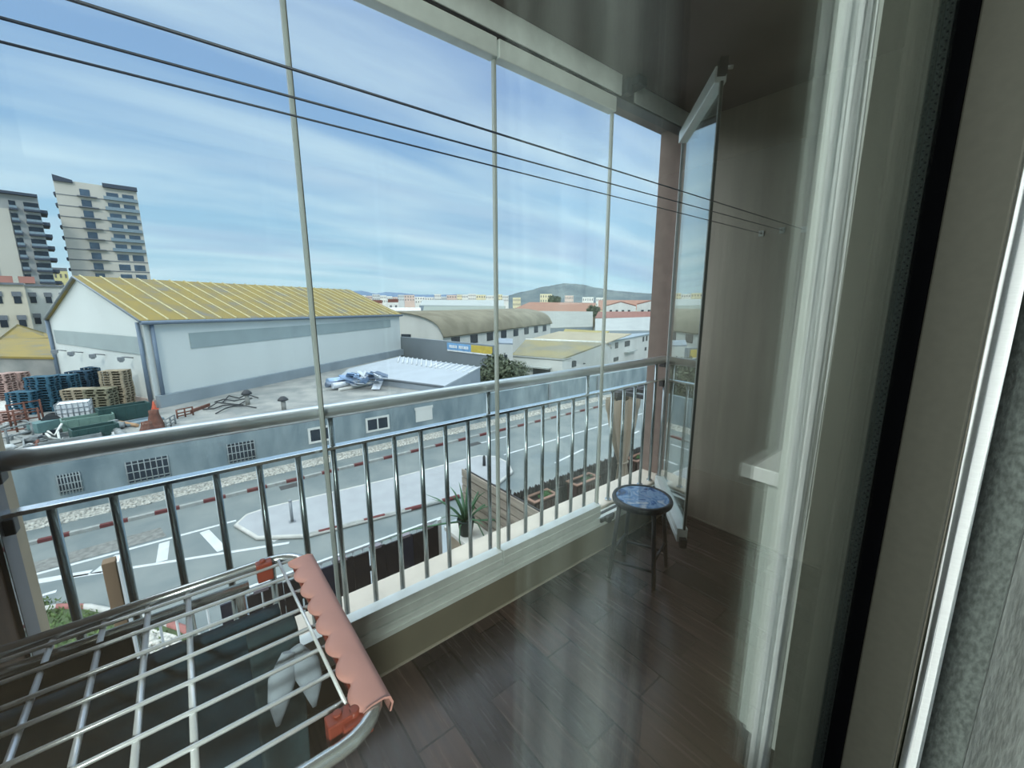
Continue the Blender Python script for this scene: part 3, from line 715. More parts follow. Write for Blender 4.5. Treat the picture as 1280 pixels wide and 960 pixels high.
# grey wall carrying the sign board
s0, s1 = onZ(500, 421, -2.6), onZ(618, 432, -2.6)
sw = thing('sign_wall', 'plain grey wall behind the metal shed, carrying a blue and yellow sign', 'wall', setz((s0 + s1) / 2, ZG))
sd_ = (s1 - s0).normalized(); sn = V((-sd_.y, sd_.x, 0))
if sn.dot(CAM - s0) < 0: sn = -sn
part('panel', MB().prism([setz(s0, ZG), setz(s1, ZG), s1, s0], -sn * .4), M('mid_grey_render', C(124, 134, 140), .85, 0, .05, .5), sw)
sb = thing('sign_board', 'long light blue and yellow sign board on the grey wall', 'sign', setz(s0 + (s1 - s0) * .7, -3.2))
def sgn(f0, f1, z0, z1, m, nm, th_): 
    a = s0 + (s1 - s0) * f0 + sn * .02; b_ = s0 + (s1 - s0) * f1 + sn * .02
    return part(nm, MB().prism([setz(a, z0), setz(b_, z0), setz(b_, z1), setz(a, z1)], sn * th_), m, sb)
sgn(.565, .80, -3.5, -2.75, M('sign_blue', C(120, 170, 214), .6), 'blue_board', .06); sgn(.80, .985, -3.5, -2.75, M('sign_yellow', C(204, 182, 84), .6), 'yellow_board', .06)
f = .59
for word in ((.012, .009, .012, .01, .012), (.012, .01, .008, .012, .011, .009)):
    lt = MB(); lt.prism([setz(s0 + (s1 - s0) * f + sn * .082, -3.24), setz(s0 + (s1 - s0) * (f + .016 * len(word) - .006) + sn * .082, -3.24), setz(s0 + (s1 - s0) * (f + .016 * len(word) - .006) + sn * .082, -3.20), setz(s0 + (s1 - s0) * f + sn * .082, -3.20)], sn * .02)
    for wd in word:
        p_, q_ = s0 + (s1 - s0) * f + sn * .09, s0 + (s1 - s0) * (f + wd) + sn * .09
        lt.prism([setz(p_, -3.26), setz(q_, -3.26), setz(q_, -2.96), setz(p_, -2.96)], sn * .02); f += .016
    f += .016; part('lettering', lt, M('sign_white', C(236, 240, 240), .6), sb)
sgn(.565, .985, -3.66, -3.5, M('sign_white', C(236, 240, 240), .6), 'white_strip', .05)
# white annexe at the end of the sign wall
wa = shed('annexe', 'small white annexe with two narrow windows at the end of the sign wall', 'building', [onZ(619, 430, -2.6), onZ(641, 431, -2.8), D(641, 425, 45.5), D(620, 424, 46)], greymetal, whitewall)
p0, p1 = onZ(619, 430, -2.6), onZ(641, 431, -2.8)
for f0 in (.22, .5): quadpart(wa, 'window', wallgrid(p0, p1, f0, f0 + .16, -4.9, -3.8), darkopen)

# barrel-vaulted building
e1, e2 = onZ(554, 421, -2.9), onZ(688, 404, -2.9)
bu = setz(e2 - e1, 0).normalized(); bn = V((-bu.y, bu.x, 0))
if bn.dot(CAM - e1) > 0: bn = -bn
bw = 17; L_ = (e2 - e1).length
bv = thing('barrel_roofed_hall', 'white hall with grey barrel vaulted roof behind the grey sign wall', 'hall', setz(e1, ZG))
arc = [(bw / 2 - bw / 2 * cos(pi * k / 16), 3.2 * sin(pi * k / 16) ** .8) for k in range(17)]
end = [e1 + bn * a + V((0, 0, h_)) for a, h_ in arc]
wl_ = MB(); wl_.add([setz(end[0], ZG)] + end + [setz(end[-1], ZG)], [tuple(range(19))])
wl_.add([setz(e1, ZG), setz(e2, ZG), e2, e1], [(0, 1, 2, 3)])
wl_.add([setz(p_ + bu * L_, ZG) if i in (0, 18) else p_ + bu * L_ for i, p_ in enumerate([end[0]] + end + [end[-1]])], [tuple(range(19))[::-1]])
wl_.add([setz(e1 + bn * bw, ZG), setz(e2 + bn * bw, ZG), e2 + bn * bw, e1 + bn * bw], [(0, 1, 2, 3)])
part('walls', wl_, whitewall, bv)
vt = MB(); vs_ = []; 
for a, h_ in arc:
    for q_ in (e1 - bu * .4, e2 + bu * .4):
        o_ = -.35 if a == 0 else 0; vs_.append(q_ + bn * (a + o_) + V((0, 0, h_ + .02 + (o_ * .4)))); 
n_ = len(vs_); vt.add(vs_ + [p_ + V((0, 0, .18)) for p_ in vs_], [(2 * i, 2 * i + 1, 2 * i + 3, 2 * i + 2) for i in range(16)] + [(n_ + 2 * i, n_ + 2 * i + 2, n_ + 2 * i + 3, n_ + 2 * i + 1) for i in range(16)] + [(2 * i, 2 * i + 2, n_ + 2 * i + 2, n_ + 2 * i) for i in range(16)] + [(0, n_, n_ + 1, 1)], True)
part('vaulted_roof', vt, M('grey_green_vault', C(120, 116, 100), .9, 0, .12, .4, (1, 1, 1), col2=C(140, 136, 118)), bv)
for k in range(8):
    f0 = .045 + k * .12; quadpart(bv, 'window', wallgrid(e1, e2, f0, f0 + .05, -4.5, -3.15), darkopen)
g0, g1 = e1, e1 + bn * bw
for f0 in (.32, .62): quadpart(bv, 'window', wallgrid(g0, g1, f0, f0 + .1, -3.1, -2.7), darkopen)
quadpart(bv, 'window', wallgrid(g0, g1, .66, .72, -1.2, -.4), darkopen)

# yellow-roofed white building by the tree
c2l, c2, c2r = onZ(640, 445, -4.4), onZ(703, 450, -4.4), onZ(764, 435, -4.4)
rA, rB = onZ(657, 426, -3.3), onZ(757, 430, -3.5)
yb = thing('yellow_roofed_building', 'white building with shallow lichen yellow roof and dark garage opening', 'building', setz(c2, ZG))
w_ = MB(); far_l = c2l + (c2r - c2) * 1.0; far = setz(far_l, -4.4)
w_.add([setz(c2l, ZG), setz(c2, ZG), c2, c2l], [(0, 1, 2, 3)]); w_.add([setz(c2, ZG), setz(c2r, ZG), c2r, rB, c2], [(0, 1, 2, 3, 4)])
w_.add([setz(c2l, ZG), setz(far, ZG), far, rA, c2l], [(0, 1, 2, 3, 4)])
part('walls', w_, whitewall, yb)
lich = M('lichen_yellow_roof', C(122, 120, 104), .9, 0, .12, .35, col2=C(138, 130, 94), wmin=.4, wmax=.62)
part('roof', MB().prism([c2l, c2, rB, rA], (0, 0, .16)), lich, yb)
part('roof', MB().prism([rA, rB, rB + (rB - c2) * .8, rA + (rB - c2) * .8], (0, 0, .1)), M('dull_roof_sheet', C(158, 150, 128), .9, 0, .06, .4), yb)
part('ridge_cap', MB().cyl(rA + V((0, 0, .15)), rB + V((0, 0, .15)), .18, 8), M('pale_ridge', C(200, 202, 194), .8), yb)
part('eaves_trim', MB().tube([c2l, c2, c2r], .12, 6), M('grey_eaves', C(150, 154, 150), .8), yb)
quadpart(yb, 'garage_opening', wallgrid(c2l, c2, .44, .78, ZG, -5.5), M('dark_garage', C(28, 36, 46), .7), .05)
quadpart(yb, 'awning', [setz(p_, p_.z) for p_ in wallgrid(c2l, c2, .05, .8, -5.45, -5.3)], M('grey_awning', C(170, 176, 172), .8), .7)
for f0 in (.16, .37, .56, .75): quadpart(yb, 'window', wallgrid(c2, c2r, f0, f0 + .075, -5.5, -4.75), darkopen)
for f0 in (.80,): quadpart(yb, 'window', wallgrid(c2, c2r, f0, f0 + .07, -6.5, -5.9), darkopen)
# taller white block behind its right end
t0, t1 = c2r, onZ(812, 423.5, -4.4)
tb = shed('white_block', 'taller white block with blue grey roof, right of the yellow-roofed building', 'building', [setz(t0, -3.6), setz(t1, -3.6), D(812, 417, 92), D(768, 419, 90)], M('blue_grey_roof', C(142, 156, 164), .8, 0, .06, .4), whitewall, over=.3)
for f0, z0, wd in ((.08, -4.6, .06), (.3, -4.7, .12), (.78, -4.6, .04), (.88, -4.6, .04), (.06, -6.4, .1), (.86, -6.2, .05)): quadpart(tb, 'window', wallgrid(setz(t0, 0), setz(t1, 0), f0, f0 + wd, z0, z0 + (.8 if z0 > -5 else .55)), darkopen)
quadpart(tb, 'door_canopy', wallgrid(setz(t0, 0), setz(t1, 0), .3, .55, -5.6, -5.45), M('grey_awning', C(170, 176, 172), .8), .6)

# roofs layered behind, up to the hill
orange = M('orange_tile_roof', C(150, 110, 90), .9, 0, .08, .3)
redroof = M('rust_red_roof', C(132, 90, 80), .9, 0, .08, .3)
greyroof = M('blue_grey_roof', C(142, 156, 164), .8)
greenroof = M('grey_green_roof', C(140, 148, 138), .9, 0, .05, .3)
paleroof = M('pale_grey_roof', C(172, 178, 174), .9, 0, .05, .3)
yelroof = M('yellow_lichen_roof', C(154, 142, 84), .9, 0, .1, .5)
def S(name, label, pts, rm_, wm_, **k): return shed(name, label, k.pop('cat', 'shed'), [D(x, y, d) for x, y, d in pts], rm_, wm_, **k)
S('pale_shed', 'long grey green shed roof in front of the far city row', [(528, 393, 116), (632, 393, 120), (632, 383, 150), (530, 383, 148)], greenroof, greymetal)
S('blue_grey_shed', 'blue grey flat-topped shed between the grey green roof and the city', [(524, 382, 154), (630, 383, 156), (630, 375.5, 200), (528, 375.5, 198)], paleroof, greyroof)
S('low_white_shed', 'thin white-edged flat roof left of the blue grey shed', [(478, 389, 120), (526, 389, 122), (526, 385, 135), (480, 385, 133)], whitewall, whitewall)
S('grey_shed', 'grey sheet roof just behind the barrel roofed hall', [(668, 411, 112), (741, 409, 114), (741, 390, 140), (652, 389, 138)], M('mid_grey_roof', C(146, 150, 144), .9, 0, .05, .3), M('mid_blue_grey_wall', C(124, 138, 146), .8))
S('yellow_roofed_shed', 'bright lichen yellow roof above the yellow-roofed building', [(700, 424, 68), (742, 426, 68), (762, 415, 86), (706, 412, 84)], yelroof, whitewall)
S('pale_roofed_shed', 'pale grey roof between the yellow lichen roof and the red roof', [(744, 414, 96), (838, 414, 99), (840, 396, 116), (744, 399, 114)], M('light_grey_roof', C(160, 166, 164), .9, 0, .05, .3), greyroof)
S('rust_roofed_shed', 'long rust red roof in front of the white gabled houses', [(744, 398, 119), (842, 397, 120), (842, 390, 135), (748, 390, 134)], redroof, whitewall)
S('orange_roofed_hall', 'very long orange tiled roof below the hill', [(634, 390, 150), (742, 390, 160), (745, 379, 210), (662, 378, 205)], orange, creamwall)
S('orange_roofed_hall', 'second orange tiled roof running towards the pillar below the hill', [(748, 388, 165), (850, 386, 175), (850, 375.5, 230), (748, 375.5, 220)], orange, creamwall)
# white gabled houses
for x0_, x1_, ya, d_, lab in ((757, 795, 383, 140, 'white gabled house in front of the orange roof'), (796, 838, 381, 143, 'white terraced house with small windows beside the pillar')):
    a, b_ = D(x0_, ya, d_), D(x1_, ya, d_); bk = setz(b_ - a, 0).cross(V((0, 0, 1))).normalized() * 10
    if bk.dot(CAM - a) > 0: bk = -bk
    o = thing('white_house', lab, 'house', setz((a + b_) / 2, ZG)); mid = (a + b_) / 2 + V((0, 0, 1.3))
    part('walls', MB().prism([setz(a, ZG), setz(b_, ZG), b_, mid, a], bk), whitewall, o)
    part('roof', MB().prism([b_ + V((0, 0, .05)), mid + V((0, 0, .05)), mid + V((0, 0, .35)), b_ + V((0, 0, .35))], bk * 1.02).prism([a + V((0, 0, .05)), mid + V((0, 0, .05)), mid + V((0, 0, .35)), a + V((0, 0, .35))], bk * 1.02), redroof, o)
    for k in range(4):
        for z_ in (-2.6, -.9): quadpart(o, 'window', wallgrid(setz(a, 0), setz(b_, 0), .14 + k * .2, .22 + k * .2, z_ - .4, z_ + .5), darkopen)
# street lamp by the pillar
lp = D(833.5, 400, 120); tl = D(833, 375, 120)
o = thing('street_lamp', 'thin street lamp rising above the white houses beside the pillar', 'street lamp', setz(lp, ZG))
part('pole', MB().cyl(setz(lp, ZG), setz(lp, tl.z), .1, 8, .06), galv, o); part('lamp_head', MB().box(setz(lp, tl.z + .05), (.5, 1.3, .18)), galv, o)

# ------------------------------------------------------------------ the far city, hill and mountains
cityglass = M('distant_window_glass', C(120, 124, 124), .5)
cityc = [M('city_cream', C(240, 228, 190), .9, 0, .05, .2), M('city_white', C(242, 240, 232), .9, 0, .05, .2), M('city_rose', C(228, 204, 190), .9, 0, .05, .2), M('city_grey', C(216, 220, 218), .9, 0, .05, .2)]
def block(x0, x1, y, d, m, label, group, name='apartment_block', depth=18, roof=None, rows=3, cols=5):
    a, b_ = D(x0, y, d), D(x1, y, d); b_ = setz(b_, a.z); bk = setz(a - CAM, 0).normalized() * depth
    o = thing(name, label, 'apartment block', setz((a + b_) / 2, ZG), group)
    part('walls', MB().prism([setz(a, ZG), setz(b_, ZG), b_, a], bk), m, o)
    w = MB(); wdt = (b_ - a); nr = -bk.normalized() * .12
    hh = min(a.z + 6, rows * 3.)
    for r_ in range(rows):
        for c_ in range(cols):
            f = (c_ + .3) / cols; z_ = a.z - 2.4 - r_ * 3.1
            p_, q_ = a + wdt * f, a + wdt * (f + .4 / cols); w.prism([setz(p_, z_), setz(q_, z_), setz(q_, z_ + 1.4), setz(p_, z_ + 1.4)], nr)
    q_ = part('windows', w, cityglass, o); q_['kind'] = 'stuff'
    if roof: part('roof', MB().prism([a + V((0, 0, .0)), b_, b_ + V((0, 0, 1.2)), a + V((0, 0, 1.2))], bk), roof, o)
x = 447
cl_lab = {0: ('small pale block in the distant city row left of the second glass seal', 'pale distant city blocks'), 1: ('small sunlit cream block in the distant city row near the hill', 'cream distant city blocks')}
while x < 570:
    w = rnd.uniform(6, 13); block(x, x + w, rnd.uniform(367.5, 372), rnd.uniform(330, 480), cityc[rnd.choice((1, 1, 2, 3))], *cl_lab[0], rows=2, cols=4); x += w * 1.03
while x < 634:
    w = rnd.uniform(6, 12); block(x, x + w, rnd.uniform(366.5, 370), rnd.uniform(330, 430), cityc[rnd.choice((0, 0, 1))], *cl_lab[1], rows=2, cols=4); x += w * 1.03
for x0_, x1_, y_, m_, lab in ((675, 690, 367.5, cityc[0], 'yellow apartment block at the foot of the hill'), (706, 717, 369.5, cityc[2], 'small rosy block at the foot of the hill'), (728, 742, 371.5, cityc[1], 'small white block right of the rosy block below the hill'), (745, 757, 372, cityc[1], 'low white block under the right slope of the hill'), (641, 651, 372, cityc[0], 'tiny cream block under the left slope of the hill')):
    block(x0_, x1_, y_, 300, m_, lab, None)
block(485, 498, 378, 160, cityc[1], 'little white house with red roof before the distant city', None, 'small_house', 8, redroof, 1, 2)
block(466, 478, 379, 170, cityc[2], 'little rosy house beside the warehouse roof end', None, 'small_house', 8, redroof, 1, 2)
def ridge(name, prof, d, depth, mat, zb):
    """a range of hills: crest line with slopes falling to the plain on both sides"""
    o = MB(); vs_ = []; n_ = len(prof); rr_ = random.Random(3)
    for x, y in prof:
        c = D(x, y, d); az = setz(c - CAM, 0).normalized()
        for k, (s, hz) in enumerate(((-1, 0), (-.7, .18), (-.4, .5), (-.15, .86), (0, 1), (.5, .5), (1, 0))):
            q_ = c + az * depth * s; z_ = zb + (c.z - zb) * hz * (1 + (rr_.uniform(-.07, .07) if hz not in (0, 1) else 0)); vs_.append(V((q_.x, q_.y, z_)))
    fs = [(i * 7 + k, (i + 1) * 7 + k, (i + 1) * 7 + k + 1, i * 7 + k + 1) for i in range(n_ - 1) for k in range(6)]
    o.add(vs_, fs, True); q_ = o.build(name, mat); q_['kind'] = 'structure'
def interp(pts, step=3):
    r_ = []
    for (xa, ya), (xb, yb) in zip(pts, pts[1:]):
        k = max(1, int((xb - xa) / step))
        for i in range(k): f = i / k; s = f * f * (3 - 2 * f) * .5 + f * .5; r_.append((xa + (xb - xa) * f, ya + (yb - ya) * s + rnd.uniform(-.25, .25)))
    return r_ + [pts[-1]]
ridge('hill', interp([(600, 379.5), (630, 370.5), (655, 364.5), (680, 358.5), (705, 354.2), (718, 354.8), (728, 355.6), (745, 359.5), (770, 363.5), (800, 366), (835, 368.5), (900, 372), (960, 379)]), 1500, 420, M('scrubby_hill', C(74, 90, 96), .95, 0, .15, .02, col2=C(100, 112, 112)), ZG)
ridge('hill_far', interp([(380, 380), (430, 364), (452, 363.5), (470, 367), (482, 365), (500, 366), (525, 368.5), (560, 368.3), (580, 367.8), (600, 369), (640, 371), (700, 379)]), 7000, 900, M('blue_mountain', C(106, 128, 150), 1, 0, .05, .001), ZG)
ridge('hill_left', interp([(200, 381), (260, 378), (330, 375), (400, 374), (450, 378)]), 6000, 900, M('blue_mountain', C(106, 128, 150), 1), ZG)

# trees
def tree(label, base, h, r, n, size, mat=green_dark, group=None, trunk=.35):
    o = thing('leafy_tree', label, 'tree', base, group); rs = random.Random(int(base.x * 10)); c = base + V((0, 0, h - r[2]))
    part('trunk', MB().tube([base, base + V((.1, .05, h * trunk)), c], [r[0] * .09, r[0] * .07, r[0] * .03], 8), bark, o)
    lf = MB(); random.seed(int(abs(base.x) * 7))
    for k in range(14):
        a = k * 2.4; q_ = c + V((cos(a) * r[0] * .5, sin(a) * r[1] * .5, (k % 5 - 2) * r[2] * .22)); lf.leaves(q_, (r[0] * .55, r[1] * .55, r[2] * .55), n // 14, size)
    part('foliage', lf, mat, o)
tb_ = D(629, 480, 36.8); tree('dark olive green rounded tree beside the grey sign wall', setz(tb_, ZG), 4.6, (2.4, 2.4, 2.0), 5200, .17, M('olive_leaf', C(62, 74, 58), .8, 0, .3, 5, col2=C(96, 104, 80)))
for x, y, d_, lab in ((693, 369, 280, 'round dark tree beside the yellow block under the hill'), (742, 382, 148, 'olive tree in front of the white gabled house'), (452, 373, 210, 'dark tree at the far end of the warehouse roof')):
    c = D(x, y, d_); tree(lab, setz(c, ZG), c.z - ZG + .3, (d_ * .016, d_ * .016, d_ * .015), 700, d_ * .0035)

# ------------------------------------------------------------------ towers, left
def tower(label, name, xl, xr, ytl, ytr, d, rows, cols, wallm, floor_h, dep, first=2.2, wd=None):
    a, b_ = D(xl, ytl, d), D(xr, ytr, d); zt_ = (a.z + b_.z) / 2; a = setz(a, zt_); b_ = setz(b_, zt_); bk = setz(a + b_ - CAM * 2, 0).normalized() * dep
    o = thing(name, label, 'tower block', setz((a + b_) / 2, ZG))
    part('walls', MB().prism([setz(a, ZG), setz(b_, ZG), b_, a], bk), wallm, o)
    return o, a, b_, bk
tw_m = M('tower_cream', C(204, 200, 188), .9, 0, .04, .1); slabm = M('tower_slab_edge', C(120, 126, 132), .9); dkb = M('tower_dark_rail', C(66, 76, 90), .7)
twin = M('tower_window_glass', C(78, 96, 112), .25, 0, .2, .5)
o, a, b_, bk = tower('tall cream tower block with balconies, standing clear against the sky', 'tower_block', 67, 170, 229.5, 236.5, 200, 10, 3, tw_m, 3.4, 17)
tw = setz(b_ - a, 0); nr = -bk.normalized(); fh = 3.32
for r_ in range(13):
    z_ = a.z - 3.9 - r_ * fh
    part('floor_band', MB().prism([setz(a, z_), setz(b_, z_), setz(b_, z_ + .28), setz(a, z_ + .2)], nr * .14), slabm, o)
    if r_ > 10: continue
    for f0, f1 in ((.28, .40), (.60, .75), (.80, .95)):
        w = MB().prism([setz(a + tw * f0, z_ + .5), setz(a + tw * f1, z_ + .5), setz(a + tw * f1, z_ + 2.5), setz(a + tw * f0, z_ + 2.5)], nr * .1)
        q_ = part('window', w, twin, o)
    part('balcony', MB().prism([setz(a + tw * .24, z_ + .05), setz(a + tw * .48, z_ + .05), setz(a + tw * .48, z_ + .32), setz(a + tw * .24, z_ + .32)], nr * 1.3), slabm, o)
    if r_ < 6: part('balcony', MB().prism([setz(a + tw * .56, z_ + .05), setz(a + tw * .99, z_ + .05), setz(a + tw * .99, z_ + 1.1), setz(a + tw * .56, z_ + 1.1)], nr * 1.2), M('tower_glass_rail', C(130, 148, 158), .4), o)
    part('side_balcony', MB().prism([setz(a, z_ - .2), setz(a - tw.normalized() * .5, z_ - .2), setz(a - tw.normalized() * .5, z_ + .5), setz(a, z_ + .7)], bk * .3), dkb, o)
part('roof_canopy', MB().prism([setz(a + tw * .57, a.z), setz(b_ + tw * .01, a.z), setz(b_ + tw * .01, a.z + 1.2), setz(a + tw * .57, a.z + 1.2)], nr * 1.2), dkb, o)
part('roof_canopy', MB().prism([setz(a, a.z), setz(a + tw * .22, a.z), setz(a + tw * .22, a.z + .8), setz(a, a.z + 1.8)], nr * .8), dkb, o)
part('roof_parapet', MB().prism([setz(a, a.z), setz(b_, a.z), setz(b_, a.z + .6), setz(a, a.z + .6)], bk), tw_m, o)
# second tower, cut by the left edge
o, a, b_, bk = tower('grey tower block with dark balconies, cut by the left edge', 'tower_block', -40, 46, 240, 244, 190, 10, 3, M('tower_grey', C(168, 170, 168), .9, 0, .04, .1), 3.4, 14)
tw = setz(b_ - a, 0); nr = -bk.normalized()
part('blank_panel', MB().prism([setz(a + tw * .2, ZG), setz(a + tw * .52, ZG), setz(a + tw * .52, a.z - 4), setz(a + tw * .2, a.z - 4)], nr * .5), tw_m, o)
for r_ in range(11):
    z_ = a.z - 4.2 - r_ * 3.4
    for f0, f1 in ((.54, .64), (.76, .99)):
        part('window', MB().prism([setz(a + tw * f0, z_ + .6), setz(a + tw * f1, z_ + .6), setz(a + tw * f1, z_ + 2.6), setz(a + tw * f0, z_ + 2.6)], nr * .1), darkopen, o)
        part('balcony', MB().prism([setz(a + tw * (f0 - .01), z_), setz(a + tw * (f1 + .02), z_), setz(a + tw * (f1 + .02), z_ + .5), setz(a + tw * (f0 - .01), z_ + .5)], nr * 1.4), dkb, o)
        part('balcony_glass', MB().prism([setz(a + tw * f0, z_ + .5), setz(a + tw * (f1 + .01), z_ + .5), setz(a + tw * (f1 + .01), z_ + 1.2), setz(a + tw * f0, z_ + 1.2)], nr * 1.3), M('tower_glass_rail', C(130, 148, 158), .4), o)
    part('side_balcony', MB().prism([setz(b_, z_), setz(b_ + tw.normalized() * 1.5, z_), setz(b_ + tw.normalized() * 1.5, z_ + .9), setz(b_, z_ + .9)], bk * .6), dkb, o)
part('roof_canopy', MB().prism([setz(a, a.z), setz(b_, a.z), setz(b_, a.z + .7), setz(a, a.z + .7)], nr * 1.6), dkb, o)
# low apartment houses behind the warehouse
def house(label, xl, xr, y, d, dep, m, rows, cols, name='apartment_house', roofm=None, fh=3.0, w0=1.9, zb=ZG):
    a, b_ = D(xl, y, d), D(xr, y, d); b_ = setz(b_, a.z); bk = setz(a + b_ - CAM * 2, 0).normalized() * dep; tw = b_ - a; nr = -bk.normalized()
    o = thing(name, label, 'apartment house', setz((a + b_) / 2, zb))
    part('walls', MB().prism([setz(a, zb), setz(b_, zb), b_, a], bk), m, o)
    part('cornice', MB().prism([setz(a, a.z - .25), setz(b_, a.z - .25), b_, a], nr * .3), slabm if not roofm else roofm, o)
    for r_ in range(rows):
        for c_ in range(cols):
            f = (c_ + .28) / cols; z_ = a.z - w0 - r_ * fh
            q_ = part('window', MB().prism([setz(a + tw * f, z_ - .7), setz(a + tw * (f + .4 / cols), z_ - .7), setz(a + tw * (f + .4 / cols), z_ + .7), setz(a + tw * f, z_ + .7)], nr * .08), darkopen, o)
            s_ = MB().prism([setz(a + tw * (f - .06 / cols), z_ + .2), setz(a + tw * (f + .46 / cols), z_ + .2), setz(a + tw * (f + .46 / cols), z_ + .8), setz(a + tw * (f - .06 / cols), z_ + .8)], nr * .14).build('shutter_box', slabm); s_.parent = q_
    return o, a, b_, bk, nr, tw
house('white apartment house with shuttered windows behind the warehouse gable', 28, 120, 355.5, 92, 12, whitewall, 3, 5)
o, a, b_, bk, nr, tw = house('cream apartment house with rusty roof strips at the left edge', -45, 29, 352, 84, 12, M('aged_cream_wall', C(208, 200, 180), .9, 0, .08, .4), 3, 3)
for f0, f1 in ((.4, .82), (.93, 1.22)): part('roof_strip', MB().prism([setz(a + tw * f0, a.z), setz(a + tw * f1, a.z), setz(a + tw * (f1 + .01), a.z + .9) + bk * .1, setz(a + tw * f0, a.z + .9) + bk * .1], bk * .1), redroof, o)
block(52, 84, 338, 230, M('city_pale_yellow', C(224, 218, 164), .9, 0, .05, .2), 'pale yellow house between the two towers', None, 'apartment_house', 12, M('slate_roof', C(120, 128, 136), .9), 3, 5)
# ochre-roofed shed on the left
o = shed('ochre_shed', 'low shed with patchy ochre roof at the left edge behind the pallets', 'shed', [D(-30, 447, 48), D(66, 449, 45), D(62, 425, 58), D(-30, 428, 60)], rm, concrete, zb=ZY, over=.2)
o = shed('small_gabled_shed', 'small ochre gabled shed just left of the warehouse', 'shed', [D(-5, 428, 60), D(62, 424, 60), D(58, 418, 70), D(22, 407, 66)], rm, concrete, zb=ZY)
fl('ground_yard_white', [(-52, -22), (-52, -9), (-36, -7.5), (-31.5, -9)], ZY, ZY + .03, M('pale_dust', C(196, 196, 190), .95, 0, .06, 1))

# ------------------------------------------------------------------ pallets on the yard
pm = MB()
PL, PW, PH = 1.2, .8, .144
for k in range(7): pm.bb(-PL / 2, PL / 2, -PW / 2 + k * (PW - .095) / 6, -PW / 2 + k * (PW - .095) / 6 + .095, PH - .022, PH)
for x_ in (-PL / 2 + .07, 0, PL / 2 - .07):
    pm.bb(x_ - .07, x_ + .07, -PW / 2, PW / 2, PH - .044, PH - .022)
    for y_ in (-PW / 2 + .05, 0, PW / 2 - .05): pm.bb(x_ - .07, x_ + .07, y_ - .05, y_ + .05, .022, PH - .044)
for y_ in (-PW / 2 + .05, 0, PW / 2 - .05): pm.bb(-PL / 2, PL / 2, y_ - .05, y_ + .05, 0, .022)
protos = {}
def pallet(col):
    if col not in protos:
        base_ = {'blue': C(48, 92, 112), 'navy': C(40, 72, 92), 'wood': C(158, 146, 124), 'grey': C(130, 126, 104), 'pink': C(170, 142, 134)}[col]
        o = pm.build('pallet', M('pallet_' + col, base_, .85, 0, .2, 4)); COL.objects.unlink(o); protos[col] = o
    return protos[col]
def stack(px_, py_, n_, col, rot, label, group, zb=ZY, step=PH + .004):
    c = onZ(px_, py_, ZY)
    for k in range(n_):
        o = pallet(col).copy(); COL.objects.link(o); o.location = (c.x + rnd.uniform(-.03, .03), c.y + rnd.uniform(-.03, .03), zb + k * step); o.rotation_euler.z = rot + rnd.uniform(-.03, .03)
        tag(o, label, 'pallet', group)
ra = R(62)
for args in ((36, 517, 9, 'blue', 'blue pallet in the shortest, frontmost blue stack'), (61, 513, 14, 'blue', 'blue pallet in the tall blue stack behind the frontmost one'),
             (86, 506, 13, 'blue', 'blue pallet in the stack just left of the wire-caged tank'), (108, 499, 13, 'navy', 'dark blue pallet in the stack right behind the caged tank'), (126, 496, 14, 'navy', 'dark blue pallet in the row beside the wooden pallets')):
    stack(*args[:4], ra, args[4], args[4].replace('blue pallet in', 'pallets of'))
stack(146, 492, 18, 'navy', ra, 'navy pallet in the tallest stack against the warehouse gable', 'navy pallets of the tallest stack')
stack(152, 511, 16, 'wood', ra, 'pale wooden pallet in the tall stack at the warehouse corner', 'pale wooden pallets at the warehouse corner')
stack(104, 517, 10, 'wood', ra, 'pale wooden pallet in the low stack behind the caged tank', 'low stack of pale wooden pallets')
stack(131, 516, 10, 'grey', ra, 'weathered grey pallet in the low stack beside the tall wooden one', 'weathered grey pallets')
for px_, py_, n_, lab in ((6, 500, 12, 'rosy pallet in the stack at the left edge of the yard'), (24, 494, 11, 'rosy pallet in the second stack from the left edge'), (44, 478, 9, 'rosy pallet in the small stack near the ochre shed'), (60, 476, 9, 'rosy pallet in the stack at the foot of the warehouse gable'), (12, 528, 4, 'rosy pallet in the lowest pile beside the blue stacks')):
    stack(px_, py_, n_, 'pink', ra, lab, lab.replace('rosy pallet in', 'pallets of'))
# caged tank
c = onZ(97, 528, ZY)
o = thing('caged_tank', 'white plastic tank in a wire cage in front of the pallets', 'tank', c)
part('tank_body', MB().bb(c.x - .48, c.x + .48, c.y - .6, c.y + .6, ZY + .16, ZY + 1.12), M('milky_plastic', C(226, 230, 232), .5), o, .05)
cg = MB()
for k in range(7): y_ = c.y - .62 + k * 1.24 / 6; cg.cyl((c.x + .51, y_, ZY + .14), (c.x + .51, y_, ZY + 1.16), .02, 6); cg.cyl((c.x - .51, y_, ZY + .14), (c.x - .51, y_, ZY + 1.16), .02, 6)
for k in range(5): z_ = ZY + .16 + k * .24; cg.tube([(c.x + .51, c.y - .62, z_), (c.x + .51, c.y + .62, z_), (c.x - .51, c.y + .62, z_), (c.x - .51, c.y - .62, z_)], .018, 6, closed=True)
part('wire_cage', cg, galv, o); part('pallet_base', MB().bb(c.x - .5, c.x + .5, c.y - .6, c.y + .6, ZY, ZY + .14), galv, o)

